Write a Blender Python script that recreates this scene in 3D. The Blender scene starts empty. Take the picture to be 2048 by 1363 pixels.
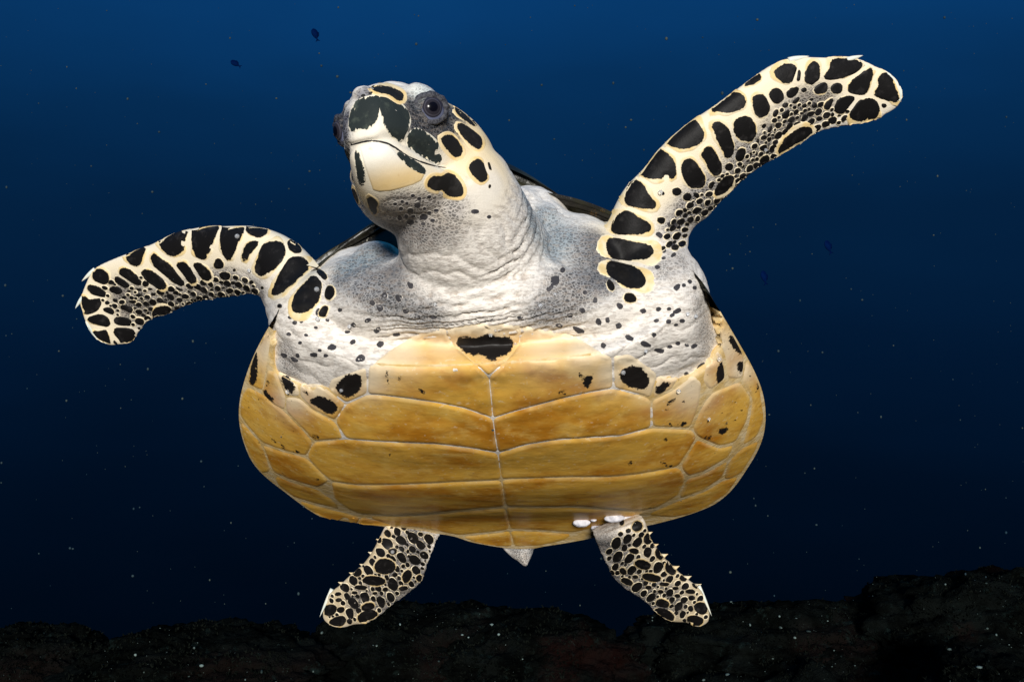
import bpy, bmesh, math, random
import numpy as np
from mathutils import Vector, Matrix, noise
from mathutils.bvhtree import BVHTree
from mathutils.geometry import delaunay_2d_cdt

random.seed(7); RNG = np.random.default_rng(7)
SC = bpy.context.scene
COL = SC.collection

# ------------------------------------------------------------------ camera
CAM = np.array((0.0, 0.0, 0.85))
LENS, FW, FH = 35.0, 2048.0, 1363.0          # photo size; horizontal camera, 36 mm wide sensor
FOC = LENS / 36.0 * FW
cam = bpy.data.cameras.new('camera'); cam.lens = LENS; cam.sensor_width = 36.0
cam.clip_start = 0.02; cam.clip_end = 500.0
camo = bpy.data.objects.new('camera', cam); COL.objects.link(camo)
camo.location = CAM; camo.rotation_euler = (math.pi / 2, 0, 0)
SC.camera = camo

# ------------------------------------------------------------------ water light all round
world = bpy.data.worlds.new('World'); SC.world = world; world.use_nodes = True
nt = world.node_tree; nt.nodes.clear()
wo = nt.nodes.new('ShaderNodeOutputWorld'); bg = nt.nodes.new('ShaderNodeBackground')
tc = nt.nodes.new('ShaderNodeTexCoord'); sp = nt.nodes.new('ShaderNodeSeparateXYZ')
mr = nt.nodes.new('ShaderNodeMapRange'); cr = nt.nodes.new('ShaderNodeValToRGB')
wn = nt.nodes.new('ShaderNodeTexNoise'); wn.inputs['Scale'].default_value = 3.2; wn.inputs['Detail'].default_value = 3
wmap = nt.nodes.new('ShaderNodeMapping'); wmap.inputs['Scale'].default_value = (1, 1, 3.0)
wadd = nt.nodes.new('ShaderNodeMath'); wadd.operation = 'MULTIPLY_ADD'; wadd.inputs[1].default_value = 0.10
woff = nt.nodes.new('ShaderNodeMath'); woff.operation = 'SUBTRACT'; woff.inputs[1].default_value = 0.05
nt.links.new(tc.outputs['Generated'], sp.inputs[0])
nt.links.new(tc.outputs['Generated'], wmap.inputs[0]); nt.links.new(wmap.outputs[0], wn.inputs['Vector'])
nt.links.new(wn.outputs['Fac'], wadd.inputs[0]); nt.links.new(sp.outputs['Z'], wadd.inputs[2])
nt.links.new(wadd.outputs[0], woff.inputs[0]); nt.links.new(woff.outputs[0], mr.inputs['Value'])
mr.inputs['From Min'].default_value = -0.5; mr.inputs['From Max'].default_value = 1.0
nt.links.new(mr.outputs[0], cr.inputs[0]); nt.links.new(cr.outputs[0], bg.inputs[0]); nt.links.new(bg.outputs[0], wo.inputs[0])
stops = [(-.5, (.0000, .0012, .0045)), (-.25, (.0001, .0024, .0075)), (-.12, (.0003, .0046, .0155)), (.0, (.0006, .0088, .0310)),
         (.12, (.0011, .0150, .0510)), (.22, (.0016, .0250, .0860)), (.32, (.0024, .0420, .1500)), (.55, (.005, .09, .26)), (1.0, (.02, .20, .45))]
el = cr.color_ramp.elements
while len(el) < len(stops): el.new(0.5)
for e, (z, c) in zip(el, stops): e.position = (z + .5) / 1.5; e.color = (*c, 1)
bg.inputs[1].default_value = 1.0

# ------------------------------------------------------------------ key light (from behind the photographer)
sun = bpy.data.lights.new('sun', 'SUN'); sun.energy = 5.0; sun.angle = math.radians(9); sun.color = (1.0, .965, .91)
suno = bpy.data.objects.new('sun', sun); COL.objects.link(suno)
suno.rotation_euler = Vector((-.03, 1.0, -.24)).to_track_quat('-Z', 'Y').to_euler()
SC.view_settings.view_transform = 'Standard'; SC.view_settings.look = 'None'
SC.view_settings.exposure = 0.0; SC.view_settings.gamma = 1.0; SC.view_settings.use_curve_mapping = False
SC.cycles.max_bounces = 6

# ------------------------------------------------------------------ helpers
def W(px, py, d):
    "pixel of the photograph + distance along the view axis -> world point"
    return CAM + np.array(((px - FW / 2) / FOC * d, d, -(py - FH / 2) / FOC * d))
def C2W(c):
    "camera axes (right, up, depth) -> world"
    c = np.asarray(c, float); return CAM + np.stack((c[..., 0], c[..., 2], c[..., 1]), -1)
def pix(p):
    p = np.asarray(p) - CAM
    return np.stack((FW / 2 + FOC * p[..., 0] / p[..., 1], FH / 2 - FOC * p[..., 2] / p[..., 1]), -1)
def smooth(a, b, x):
    t = np.clip((np.asarray(x, float) - a) / (b - a), 0, 1); return t * t * (3 - 2 * t)
def mesh_obj(name, verts, faces, mat=None, parent=None, shade=True):
    me = bpy.data.meshes.new(name); me.from_pydata([tuple(v) for v in verts], [], [tuple(f) for f in faces]); me.update()
    if shade: me.polygons.foreach_set('use_smooth', [True] * len(me.polygons))
    if mat: me.materials.append(mat)
    o = bpy.data.objects.new(name, me); COL.objects.link(o)
    if parent: o.parent = parent; o.matrix_parent_inverse = parent.matrix_world.inverted()
    return o
def fattr(me, name, vals):
    a = me.attributes.new(name, 'FLOAT', 'POINT'); a.data.foreach_set('value', np.asarray(vals, np.float32).ravel())
def cattr(me, name, vals):
    v = np.ones((len(vals), 4), np.float32); v[:, :3] = vals
    a = me.attributes.new(name, 'FLOAT_COLOR', 'POINT'); a.data.foreach_set('color', v.ravel())
def tag(o, label, cat=None, group=None, kind=None):
    if label: o['label'] = label
    if cat: o['category'] = cat
    if group: o['group'] = group
    if kind: o['kind'] = kind
    return o
def cr_spline(P, n):
    "Catmull-Rom through rows of P, n samples"
    P = np.asarray(P, float); k = len(P)
    Q = np.vstack((2 * P[0] - P[1], P, 2 * P[-1] - P[-2])); t = np.linspace(0, k - 1 - 1e-9, n); i = t.astype(int); u = (t - i)[:, None]
    a, b, c, d = Q[i], Q[i + 1], Q[i + 2], Q[i + 3]
    return .5 * (2 * b + (c - a) * u + (2 * a - 5 * b + 4 * c - d) * u ** 2 + (3 * b - a - 3 * c + d) * u ** 3)
class MB:
    def __init__(s): s.v, s.f = [], []
    def loft(s, rings, cap=True):
        n = len(rings[0]); b = len(s.v)
        for r in rings: s.v.extend(np.asarray(r))
        for i in range(len(rings) - 1):
            for j in range(n):
                k = (j + 1) % n
                s.f.append((b + i * n + j, b + i * n + k, b + (i + 1) * n + k, b + (i + 1) * n + j))
        if cap:
            for i, flip in ((0, 0), (len(rings) - 1, 1)):
                c = len(s.v); s.v.append(np.mean(rings[i], 0))
                for j in range(n):
                    k = (j + 1) % n; t = (b + i * n + k, b + i * n + j, c)
                    s.f.append(t if not flip else t[::-1])
    def ell(s, c, r, axes=np.eye(3), nu=24, nv=14):
        rings = []
        for i in range(nv + 1):
            th = math.pi * (.02 + .96 * i / nv)
            rings.append([np.asarray(c) + axes @ (np.asarray(r) * (math.sin(th) * math.cos(2 * math.pi * j / nu), math.sin(th) * math.sin(2 * math.pi * j / nu), math.cos(th))) for j in range(nu)])
        s.loft(rings)
    def tube(s, st, nu=28):
        "stations (px, py, depth, radius in px, depth radius in m)"
        st = cr_spline(st, len(st) * 5); C = np.array([W(*q[:3]) for q in st]); rings = []
        for i in range(len(st)):
            T = C[min(i + 1, len(C) - 1)] - C[max(i - 1, 0)]; T /= np.linalg.norm(T)
            D = np.array((0, 1., 0)); D -= T * (D @ T); D /= np.linalg.norm(D); S = np.cross(T, D)
            r = max(st[i, 3], 1) / FOC * st[i, 2]
            rings.append([C[i] + S * r * math.cos(a) + D * st[i, 4] * math.sin(a) for a in np.linspace(0, 2 * math.pi, nu, endpoint=False)])
        s.loft(rings)
    def blade(s, pairs, n=60, m=14, face=1.0):
        "pairs: (leading x, y, trailing x, y, depth lead, depth trail, half thickness m)"
        P = cr_spline(pairs, n); rings = []
        for q in P:
            L, T = W(q[0], q[1], q[4]), W(q[2], q[3], q[5]); ch = T - L
            ln = np.linalg.norm(ch) + 1e-6
            D = np.array((0, 1., 0)); D -= ch / ln * (D @ ch / ln); D /= np.linalg.norm(D)
            th = min(max(q[6] * .78, .002), ln * .5 + .0015)
            t = (1 - np.cos(np.linspace(0, math.pi, m))) / 2
            h = th * (np.sqrt(np.clip(t * 1.0, 0, 1)) * (1 - t) ** .8 * 1.9 + .0) + .0018 * np.sin(math.pi * t) ** .5
            up = [L + ch * a + D * b for a, b in zip(t, h)]; lo = [L + ch * a - D * b for a, b in zip(t[1:-1], h[1:-1])][::-1]
            rings.append(up + lo)
        s.loft(rings)

# ------------------------------------------------------------------ materials
def new_mat(name):
    m = bpy.data.materials.new(name); m.use_nodes = True; t = m.node_tree; t.nodes.clear()
    out = t.nodes.new('ShaderNodeOutputMaterial'); b = t.nodes.new('ShaderNodeBsdfPrincipled'); t.links.new(b.outputs[0], out.inputs[0])
    return m, t, b
class NB:
    "tiny node builder"
    def __init__(s, t): s.t = t
    def n(s, kind, **kw):
        x = s.t.nodes.new('ShaderNode' + kind)
        for k, v in kw.items(): setattr(x, k, v)
        return x
    def set(s, sock, v):
        if hasattr(v, 'node'): s.t.links.new(v, sock)
        else: sock.default_value = v
    def attr(s, name, out='Fac'): a = s.n('Attribute'); a.attribute_name = name; return a.outputs[out]
    def co(s, scale=(1, 1, 1)):
        c = s.n('TexCoord'); m = s.n('Mapping'); m.inputs['Scale'].default_value = scale; s.t.links.new(c.outputs['Object'], m.inputs[0]); return m.outputs[0]
    def noise(s, scale, detail=4, rough=.55, co=None, dist=0):
        x = s.n('TexNoise'); x.inputs['Scale'].default_value = scale; x.inputs['Detail'].default_value = detail; x.inputs['Roughness'].default_value = rough; x.inputs['Distortion'].default_value = dist
        s.t.links.new(co if co else s.co(), x.inputs['Vector']); return x.outputs['Fac']
    def vor(s, scale, feature='F1', co=None, rnd=1.0):
        x = s.n('TexVoronoi'); x.feature = feature; x.inputs['Scale'].default_value = scale; x.inputs['Randomness'].default_value = rnd
        s.t.links.new(co if co else s.co(), x.inputs['Vector']); return x
    def math(s, op, a, b=0.0, c=0.0):
        x = s.n('Math'); x.operation = op; s.set(x.inputs[0], a); s.set(x.inputs[1], b)
        if op in ('MULTIPLY_ADD',): s.set(x.inputs[2], c)
        return x.outputs[0]
    def ramp(s, v, a, b, lo=0.0, hi=1.0):
        x = s.n('MapRange'); x.interpolation_type = 'SMOOTHSTEP'; s.set(x.inputs['Value'], v)
        for k, q in (('From Min', a), ('From Max', b), ('To Min', lo), ('To Max', hi)): x.inputs[k].default_value = q
        return x.outputs[0]
    def mix(s, f, a, b, mode='MIX'):
        x = s.n('Mix'); x.data_type = 'RGBA'; x.blend_type = mode
        s.set(x.inputs[0], f); s.set(x.inputs[6], a if hasattr(a, 'node') else (*a, 1)); s.set(x.inputs[7], b if hasattr(b, 'node') else (*b, 1)); return x.outputs[2]
    def bump(s, h, dist, strength=1.0, normal=None):
        x = s.n('Bump'); s.set(x.inputs['Height'], h); x.inputs['Distance'].default_value = dist; x.inputs['Strength'].default_value = strength
        if normal: s.t.links.new(normal, x.inputs['Normal'])
        return x.outputs[0]

def skin_material():
    m, t, b = new_mat('turtle_skin'); k = NB(t)
    tint, mos, dor, lip = k.attr('tint', 'Color'), k.attr('mosaic'), k.attr('dorsal'), k.attr('lip')
    warp = k.n('VectorMath'); warp.operation = 'MULTIPLY_ADD'
    nz = k.n('TexNoise'); nz.inputs['Scale'].default_value = 60; t.links.new(k.co(), nz.inputs['Vector'])
    t.links.new(nz.outputs['Color'], warp.inputs[0]); warp.inputs[1].default_value = (.006,) * 3; t.links.new(k.co((1, 1, 1.35)), warp.inputs[2]); co = warp.outputs[0]
    ve, vf = k.vor(330, 'DISTANCE_TO_EDGE', co), k.vor(330, 'F1', co)
    cell = k.ramp(ve.outputs['Distance'], .06, .20)
    sepc = k.n('SeparateColor'); t.links.new(vf.outputs['Color'], sepc.inputs[0]); rnd = sepc.outputs[0]
    big = k.noise(38, 3)
    amt = k.math('MULTIPLY', cell, k.math('MULTIPLY', mos, k.ramp(k.math('ADD', k.math('MULTIPLY', mos, .55), k.math('ADD', rnd, k.math('MULTIPLY', big, .6))), .60, 1.05)))
    dark = k.mix(.90, tint, (.014, .014, .017))
    c = k.mix(amt, tint, dark)
    # fine creases between folds are tinted a little darker
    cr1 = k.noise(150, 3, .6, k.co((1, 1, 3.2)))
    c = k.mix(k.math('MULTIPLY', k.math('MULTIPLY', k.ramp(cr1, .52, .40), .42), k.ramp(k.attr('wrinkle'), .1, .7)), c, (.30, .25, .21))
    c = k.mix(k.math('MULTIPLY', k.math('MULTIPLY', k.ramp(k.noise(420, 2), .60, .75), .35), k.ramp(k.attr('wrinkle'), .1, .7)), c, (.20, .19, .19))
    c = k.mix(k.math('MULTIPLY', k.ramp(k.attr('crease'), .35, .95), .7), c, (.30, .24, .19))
    # dorsal side of the limbs: big dark scales in a pale net
    vd = k.vor(46, 'DISTANCE_TO_EDGE', co)
    dcol = k.mix(k.ramp(vd.outputs['Distance'], .05, .11), (.50, .40, .22), (.020, .017, .015))
    c = k.mix(dor, c, dcol)
    t.links.new(c, b.inputs['Base Color'])
    b.inputs['Roughness'].default_value = .55; b.inputs['Specular IOR Level'].default_value = .25
    h = k.math('MULTIPLY', cell, k.math('MULTIPLY', k.math('ADD', mos, .08), .32))
    h = k.math('ADD', h, k.math('MULTIPLY', k.noise(170, 4, .6, k.co((1, 1, 2.6))), k.attr('wrinkle')))
    t.links.new(k.bump(h, .0011, .9), b.inputs['Normal'])
    return m
def scale_material(name, black=(.007, .0065, .0065), cream=(.71, .53, .25), pale=(.76, .66, .47), rag=.0012, fr=260, mott=(.032, .029, .028), bias=.0, str_=(1, 1, 1)):
    "horny scale: dark pigment inside (signed distance sd in m), yellow cream rim, pale edge"
    m, t, b = new_mat(name); k = NB(t); sd, ed = k.attr('sd'), k.attr('edge')
    n = k.noise(fr, 3, .65, k.co(str_))
    s2 = k.math('ADD', sd, k.math('MULTIPLY', k.math('MULTIPLY', k.math('SUBTRACT', n, .46), k.attr('rag')), rag * 2.6))
    isb = k.ramp(s2, .00025, -.00025)
    rim = k.mix(k.ramp(ed, .0006, .0022), pale, cream)
    rim = k.mix(k.math('MULTIPLY', k.ramp(k.noise(70, 2), .42, .62), .75), rim, pale)
    blk = k.mix(k.math('MULTIPLY', k.ramp(k.noise(120, 4), .52, .75), .6), black, mott)
    s2 = k.math('SUBTRACT', s2, bias)
    isb = k.ramp(s2, .00025, -.00025)
    c = k.mix(isb, rim, blk)
    t.links.new(c, b.inputs['Base Color']); b.inputs['Roughness'].default_value = .5; b.inputs['Specular IOR Level'].default_value = .10
    t.links.new(k.bump(k.noise(500, 3), .0003, .5), b.inputs['Normal'])
    return m
def scute_material():
    m, t, b = new_mat('plastron_horn'); k = NB(t); sd, ed = k.attr('sd'), k.attr('edge')
    n1, n2 = k.noise(13, 4, .6, k.co((1, 1, 1.6))), k.noise(48, 5, .65, k.co((.8, 1, 1.25)))
    c = k.mix(k.ramp(n1, .40, .66), (.68, .385, .060), (.46, .185, .014))
    c = k.mix(k.math('MULTIPLY', k.ramp(n2, .48, .70), .55), c, (.74, .50, .14))
    c = k.mix(k.math('MULTIPLY', k.ramp(k.noise(28, 5, .7), .55, .68), .45), c, (.36, .15, .014))
    gl = k.n('TexWave'); gl.inputs['Scale'].default_value = 30; gl.inputs['Distortion'].default_value = 6; gl.bands_direction = 'Z'; t.links.new(k.co((.15, 1, 1)), gl.inputs['Vector'])
    c = k.mix(k.math('MULTIPLY', k.ramp(gl.outputs['Fac'], .6, 1), .07), c, (.28, .13, .02))
    c = k.mix(k.math('MULTIPLY', k.math('MULTIPLY', k.ramp(ed, .004, .0), .5), k.ramp(k.noise(40, 3), .35, .65)), c, (.74, .58, .30))
    c = k.mix(k.attr('pale'), c, (.78, .67, .49))
    c = k.mix(k.math('MULTIPLY', k.ramp(k.noise(210, 3), .62, .70), .35), c, (.78, .66, .46))
    # dark pigment blots, ragged
    s2 = k.math('ADD', sd, k.math('MULTIPLY', k.math('SUBTRACT', k.noise(300, 4, .7), .5), .0065))
    c = k.mix(k.ramp(s2, .0004, -.0004), c, (.014, .012, .011))
    # small faint brown flecks
    fl = k.math('MULTIPLY', k.ramp(k.noise(160, 3, .6, k.co((1, 1, 1.8))), .66, .72), k.attr('fleck'))
    c = k.mix(fl, c, (.05, .028, .012))
    t.links.new(c, b.inputs['Base Color']); b.inputs['Roughness'].default_value = .40; b.inputs['Specular IOR Level'].default_value = .18
    h = k.math('ADD', k.math('MULTIPLY', k.noise(24, 4, .55, k.co((.8, 1, 1.3))), 2.0), k.math('MULTIPLY', k.noise(260, 4, .65), .18))
    t.links.new(k.bump(h, .0016, .5), b.inputs['Normal'])
    return m
def plain_mat(name, c1, c2, scale, rough=.5, spec=.3, bump=.0, bs=200):
    m, t, b = new_mat(name); k = NB(t)
    t.links.new(k.mix(k.ramp(k.noise(scale, 4), .35, .65), c1, c2), b.inputs['Base Color'])
    b.inputs['Roughness'].default_value = rough; b.inputs['Specular IOR Level'].default_value = spec
    if bump: t.links.new(k.bump(k.noise(bs, 4), bump), b.inputs['Normal'])
    return m
SKIN = skin_material(); SCALE = scale_material('flipper_scale'); HSCALE = scale_material('hind_scale', (.006, .0055, .0055), (.52, .38, .17), (.50, .42, .29)); SPOT = scale_material('skin_spot', (.045, .043, .047), (.62, .56, .48), (.62, .57, .50), .0016, 420, (.16, .15, .15), .0003)  # HSCALE: flipper scale with light falloff towards the rear put into its colours
HEADS = scale_material('head_scale', (.013, .012, .011), (.76, .54, .23), (.78, .63, .39), .0009, 300)
BEAKD = scale_material('beak_horn', (.024, .030, .029), (.74, .65, .46), (.76, .70, .56), .0034, 190, (.085, .10, .078), .0004, (1.5, 1.5, .35))
def beak_material():
    m, t, b = new_mat('lower_beak_horn'); k = NB(t)
    c = k.mix(k.attr('pale'), k.mix(k.ramp(k.noise(30, 3), .35, .65), (.74, .53, .24), (.77, .60, .33)), (.84, .80, .70))
    c = k.mix(k.math('MULTIPLY', k.ramp(k.noise(140, 3, .6), .60, .72), .25), c, (.55, .36, .14))
    t.links.new(c, b.inputs['Base Color']); b.inputs['Roughness'].default_value = .42; b.inputs['Specular IOR Level'].default_value = .25
    t.links.new(k.bump(k.noise(120, 3), .0005, .5), b.inputs['Normal']); return m
BEAKL = beak_material()
SCUTE = scute_material()
SEAM = plain_mat('plastron_seam', (.56, .38, .14), (.66, .52, .30), 80, .6, .2, .001)
def tortoise_material():
    m, t, b = new_mat('carapace_horn'); k = NB(t)
    c = k.mix(k.ramp(k.noise(26, 4), .35, .65), (.006, .005, .004), (.022, .021, .008))
    c = k.mix(k.math('MULTIPLY', k.ramp(k.noise(34, 5, .7, k.co((2, .5, 1))), .62, .70), .8), c, (.20, .11, .03))
    c = k.mix(k.ramp(k.noise(60, 3), .70, .74), c, (.42, .40, .33))
    t.links.new(c, b.inputs['Base Color']); b.inputs['Roughness'].default_value = .35; b.inputs['Specular IOR Level'].default_value = .35
    t.links.new(k.bump(k.noise(120, 4), .0008), b.inputs['Normal']); return m
TORT = tortoise_material()
TORTB = plain_mat('carapace_bone', (.16, .13, .08), (.05, .04, .03), 60, .6, .2, .001)
SPUR = plain_mat('spur_horn', (.66, .50, .26), (.72, .62, .42), 90, .5, .25)
CLAW = plain_mat('claw_horn', (.62, .68, .62), (.72, .70, .58), 60, .35, .4)

# ------------------------------------------------------------------ the turtle: shell frame
TH = math.radians(33)
FWD = np.array((0, math.sin(TH), -math.cos(TH))); VEN = np.array((0, -math.cos(TH), -math.sin(TH)))   # camera axes
P0 = np.array((0, -.076, 1.0))
def on_rim(px, py):
    r = np.array(((px - FW / 2) / FOC, -(py - FH / 2) / FOC, 1.0)); return r * ((VEN @ P0) / (VEN @ r))
LR = [(1040, 1097), (960, 1091), (917, 1073), (857, 1058), (760, 1053), (690, 1052), (640, 1034), (587, 997), (546, 965), (513, 940), (495, 905), (482, 870), (476, 825), (480, 790), (497, 735), (515, 690), (546, 640)]
RR = [(1040, 1097), (1085, 1094), (1147, 1083), (1210, 1070), (1290, 1052), (1350, 1037), (1400, 1025), (1457, 989), (1485, 950), (1515, 905), (1528, 870), (1533, 835), (1522, 765), (1491, 710), (1461, 655), (1420, 590)]
LB = [(590, 578, .885), (650, 522, .892), (755, 460, .905), (870, 382, .92), (980, 348, .925)]
RB = [(1345, 535, .90), (1215, 470, .912), (1100, 394, .915), (1020, 354, .92), (980, 348, .925)]
def cam_pt(px, py, d): return np.array(((px - FW / 2) / FOC * d, -(py - FH / 2) / FOC * d, d))
def rim_side(A, B, nA=70, nB=24):
    a = np.array([on_rim(*p) for p in A]); s = a @ FWD; s = np.maximum.accumulate(s + np.arange(len(s)) * 1e-6); s = (s - s[0]) / (s[-1] - s[0])
    ad = cr_spline(a, len(a) * 12); sd_ = ad @ FWD; sd_ = np.maximum.accumulate(sd_ + np.arange(len(sd_)) * 1e-7); sd_ = (sd_ - sd_[0]) / (sd_[-1] - sd_[0])
    t = np.linspace(0, 1, nA) ** 1.25; pa = np.stack([np.interp(t, sd_, ad[:, i]) for i in range(3)], 1)
    b = np.vstack((a[-1:], [cam_pt(*p) for p in B])); pb = cr_spline(b, nB + 1)[1:]
    pa[2:-2] = np.stack([np.convolve(np.pad(pa[:, i], 4, 'edge'), np.ones(9) / 9, 'valid') for i in range(3)], 1)[2:-2]
    return t, np.vstack((pa, pb))
tA, RL = rim_side(LR, LB); _, RRt = rim_side(RR, RB); NS, NA = len(RL), len(tA)
bulge = np.concatenate((np.interp(tA, (0, .1, .2, .35, .55, .8, 1), (.0, .0, .006, .030, .056, .064, .055)), np.interp(np.linspace(0, 1, NS - NA + 1)[1:], (0, .10, .25, .6, 1), (.055, .054, .0, -.04, .0))))
bulge = np.convolve(np.pad(bulge, 3, 'edge'), np.hanning(9)[1:-1] / np.hanning(9).sum(), 'valid')
dome = np.concatenate((np.interp(tA, (0, .1, .3, .6, 1), (.006, .045, .11, .15, .13)), np.interp(np.linspace(0, 1, NS - NA + 1)[1:], (0, .25, .55, 1), (.13, .07, .022, .0))))
MV = 61; vv = np.sin(np.linspace(-1, 1, MV) * math.pi / 2)
def shell_grid(sign):
    G = np.zeros((NS, MV, 3))
    for i in range(NS):
        for j, v in enumerate(vv):
            base = RL[i] * (1 - v) / 2 + RRt[i] * (1 + v) / 2
            if sign > 0: off = VEN * bulge[i] * (1 - abs(v) ** 3.3)
            else: off = -VEN * (dome[i] * (1 - abs(v) ** 2.3) ** .85)
            G[i, j] = base + off
    return C2W(G)
def grid_faces(n, m, flip=False):
    f = [(i * m + j, i * m + j + 1, (i + 1) * m + j + 1, (i + 1) * m + j) for i in range(n - 1) for j in range(m - 1)]
    return [q[::-1] for q in f] if flip else f
turtle = bpy.data.objects.new('turtle', None); COL.objects.link(turtle)
turtle.location = C2W(np.array((0, -.12, 1.08))); turtle.empty_display_size = .1
tag(turtle, 'sea turtle with spotted flippers and yellow belly swimming up over the dark reef', 'turtle')
bpy.context.view_layer.update()
GL, GU = shell_grid(1), shell_grid(-1)
C2Wm0 = np.array([[1, 0, 0], [0, 0, 1], [0, 1, 0]], float)
BND = np.array([(547, 640), (551, 735), (598, 766), (670, 766), (733, 734), (778, 702), (834, 669), (890, 660), (980, 654), (1046, 656), (1147, 674), (1203, 706), (1229, 712), (1315, 750), (1386, 744), (1409, 724), (1436, 690), (1440, 600)], float)
_gp = pix(GL); _yb = np.interp(_gp[..., 0], BND[:, 0], BND[:, 1], left=0, right=0)
GLu = GL.copy(); GL = GL + np.array((0, 1., 0)) * (.035 * smooth(-8, 14, _yb - _gp[..., 1]))[..., None]
_hid = (((_yb - _gp[..., 1]) > 6) | ((_gp[..., 0] < 562) & (_gp[..., 1] < 662)) | ((_gp[..., 0] > 1400) & (_gp[..., 1] < 622))).reshape(-1)
NP = NA + 5                                          # rows that carry the plastron; beyond them the rim is bare underneath
PF = [f for f in grid_faces(NP, MV) if not all(_hid[i] for i in f)]
plastron = mesh_obj('plastron', GL[:NP].reshape(-1, 3), PF, SEAM, turtle)
_und = GLu[NP - 1:] - C2Wm0 @ VEN * .010; _nu = len(_und)
carapace = mesh_obj('carapace', np.vstack((GU.reshape(-1, 3), _und.reshape(-1, 3))), grid_faces(NS, MV, True) + [tuple(i + NS * MV for i in f) for f in grid_faces(_nu, MV)], TORT, turtle)
tag(plastron, 'amber yellow underside of the shell'); tag(carapace, 'dark upper shell behind the neck')

# ------------------------------------------------------------------ head frame
HA = np.array((-0.3536787, 0.1803227, 0.1543711)); HT = np.array((-.1040341, .1431270, .70)); HS = .9233
def hrot(a):
    y, p, r = a; B = np.array([[0, 1, 0], [0, 0, 1], [-1, 0, 0]], float)
    cy, sy, cp, sp_, c_, s_ = math.cos(y), math.sin(y), math.cos(p), math.sin(p), math.cos(r), math.sin(r)
    return B @ np.array([[cy, -sy, 0], [sy, cy, 0], [0, 0, 1]]) @ np.array([[cp, 0, -sp_], [0, 1, 0], [sp_, 0, cp]]) @ np.array([[1, 0, 0], [0, c_, -s_], [0, s_, c_]])
HR = hrot(HA); C2Wm = np.array([[1, 0, 0], [0, 0, 1], [0, 1, 0]], float)
def H2W(l): return C2W((HR @ (np.asarray(l, float) * HS).T).T + HT)
def W2H(p):
    c = np.asarray(p) - CAM; c = np.stack((c[..., 0], c[..., 2], c[..., 1]), -1) - HT; return (HR.T @ c.T).T / HS
HW = C2Wm @ HR
body_mb = MB()
def head_loft(st, e1=2.3, e2=2.0, n=32):
    st = cr_spline(st, len(st) * 4); rings = []
    for x, zc, zt, zb, w in st:
        ring = []
        for a in np.linspace(0, 2 * math.pi, n, endpoint=False):
            ca, sa = math.cos(a), math.sin(a); e = e1 if sa > 0 else e2
            y = w * math.copysign(abs(ca) ** (2 / e), ca); z = zc + ((zt - zc) if sa > 0 else (zc - zb)) * math.copysign(abs(sa) ** (2 / e), sa)
            ring.append((x, y, z))
        rings.append(H2W(np.array(ring)))
    body_mb.loft(rings)
# skull and upper beak: x, level of greatest width, top, bottom, half width
head_loft([(.0045, .008, .014, -.001, .004), (.002, .008, .031, -.004, .015), (-.008, .008, .045, -.003, .0225), (-.020, .008, .053, -.003, .028), (-.034, .010, .061, -.005, .035),
           (-.050, .012, .065, -.010, .041), (-.068, .012, .065, -.018, .048), (-.088, .008, .065, -.026, .060), (-.108, .004, .061, -.032, .065), (-.130, .0, .055, -.036, .062), (-.152, 0, .046, -.036, .050)], 2.4, 2.6)
# lower jaw
head_loft([(-.0015, -.006, .000, -.012, .010), (-.006, -.007, .002, -.020, .0165), (-.018, -.008, .002, -.029, .023), (-.032, -.010, .0, -.036, .029), (-.050, -.014, -.004, -.040, .036), (-.070, -.016, -.008, -.042, .043), (-.095, -.014, -.006, -.043, .050), (-.125, -.01, .0, -.046, .052)], 2.2, 2.1)
EYE = {}
for s in (1, -1):
    EYE[s] = np.array((-.0475, s * .0375, .0365))
    ax = np.array((.42, s * .86, .28)); ax /= np.linalg.norm(ax)
    body_mb.ell(H2W(EYE[s] - ax * .0075), np.array((.0205, .0180, .018)) * HS, HW)
    body_mb.ell(H2W(EYE[s] + np.array((-.008, -s * .0095, .011))), np.array((.026, .012, .0115)) * HS, HW)      # brow
body_mb.ell(H2W((-.003, 0, .037)), np.array((.008, .010, .0065)) * HS, HW)      # nostril boss
# ------------------------------------------------------------------ neck, chest, limbs
body_mb.tube([(985, 640, .905, 190, .06), (975, 590, .885, 178, .068), (957, 535, .860, 158, .066), (938, 480, .833, 145, .060), (918, 420, .805, 134, .053), (900, 360, .785, 118, .046), (885, 310, .775, 90, .036)])
for c in [(980, 600, .885, 320, 105, .092), (655, 640, .916, 114, 105, .073), (1306, 612, .895, 112, 134, .078), (700, 688, .915, 150, 80, .070), (1270, 688, .900, 150, 72, .070), (612, 712, .925, 68, 60, .052),
          (800, 610, .898, 165, 100, .083), (1140, 545, .91, 125, 120, .076), (1060, 480, .93, 90, 110, .058), (1180, 615, .893, 140, 100, .084), (1350, 688, .915, 98, 68, .052), (740, 555, .925, 110, 66, .060), (900, 625, .888, 190, 55, .082), (1090, 625, .888, 190, 55, .082),
          (655, 572, .885, 50, 34, .035), (705, 544, .890, 55, 34, .038), (755, 518, .895, 50, 38, .04), (1030, 420, .905, 55, 48, .04), (1085, 452, .90, 62, 50, .04), (1145, 494, .888, 62, 40, .038), (1200, 520, .878, 40, 42, .036)]:
    d = c[2]; body_mb.ell(W(*c[:3]), (c[3] / FOC * d, c[5], c[4] / FOC * d))
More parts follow.
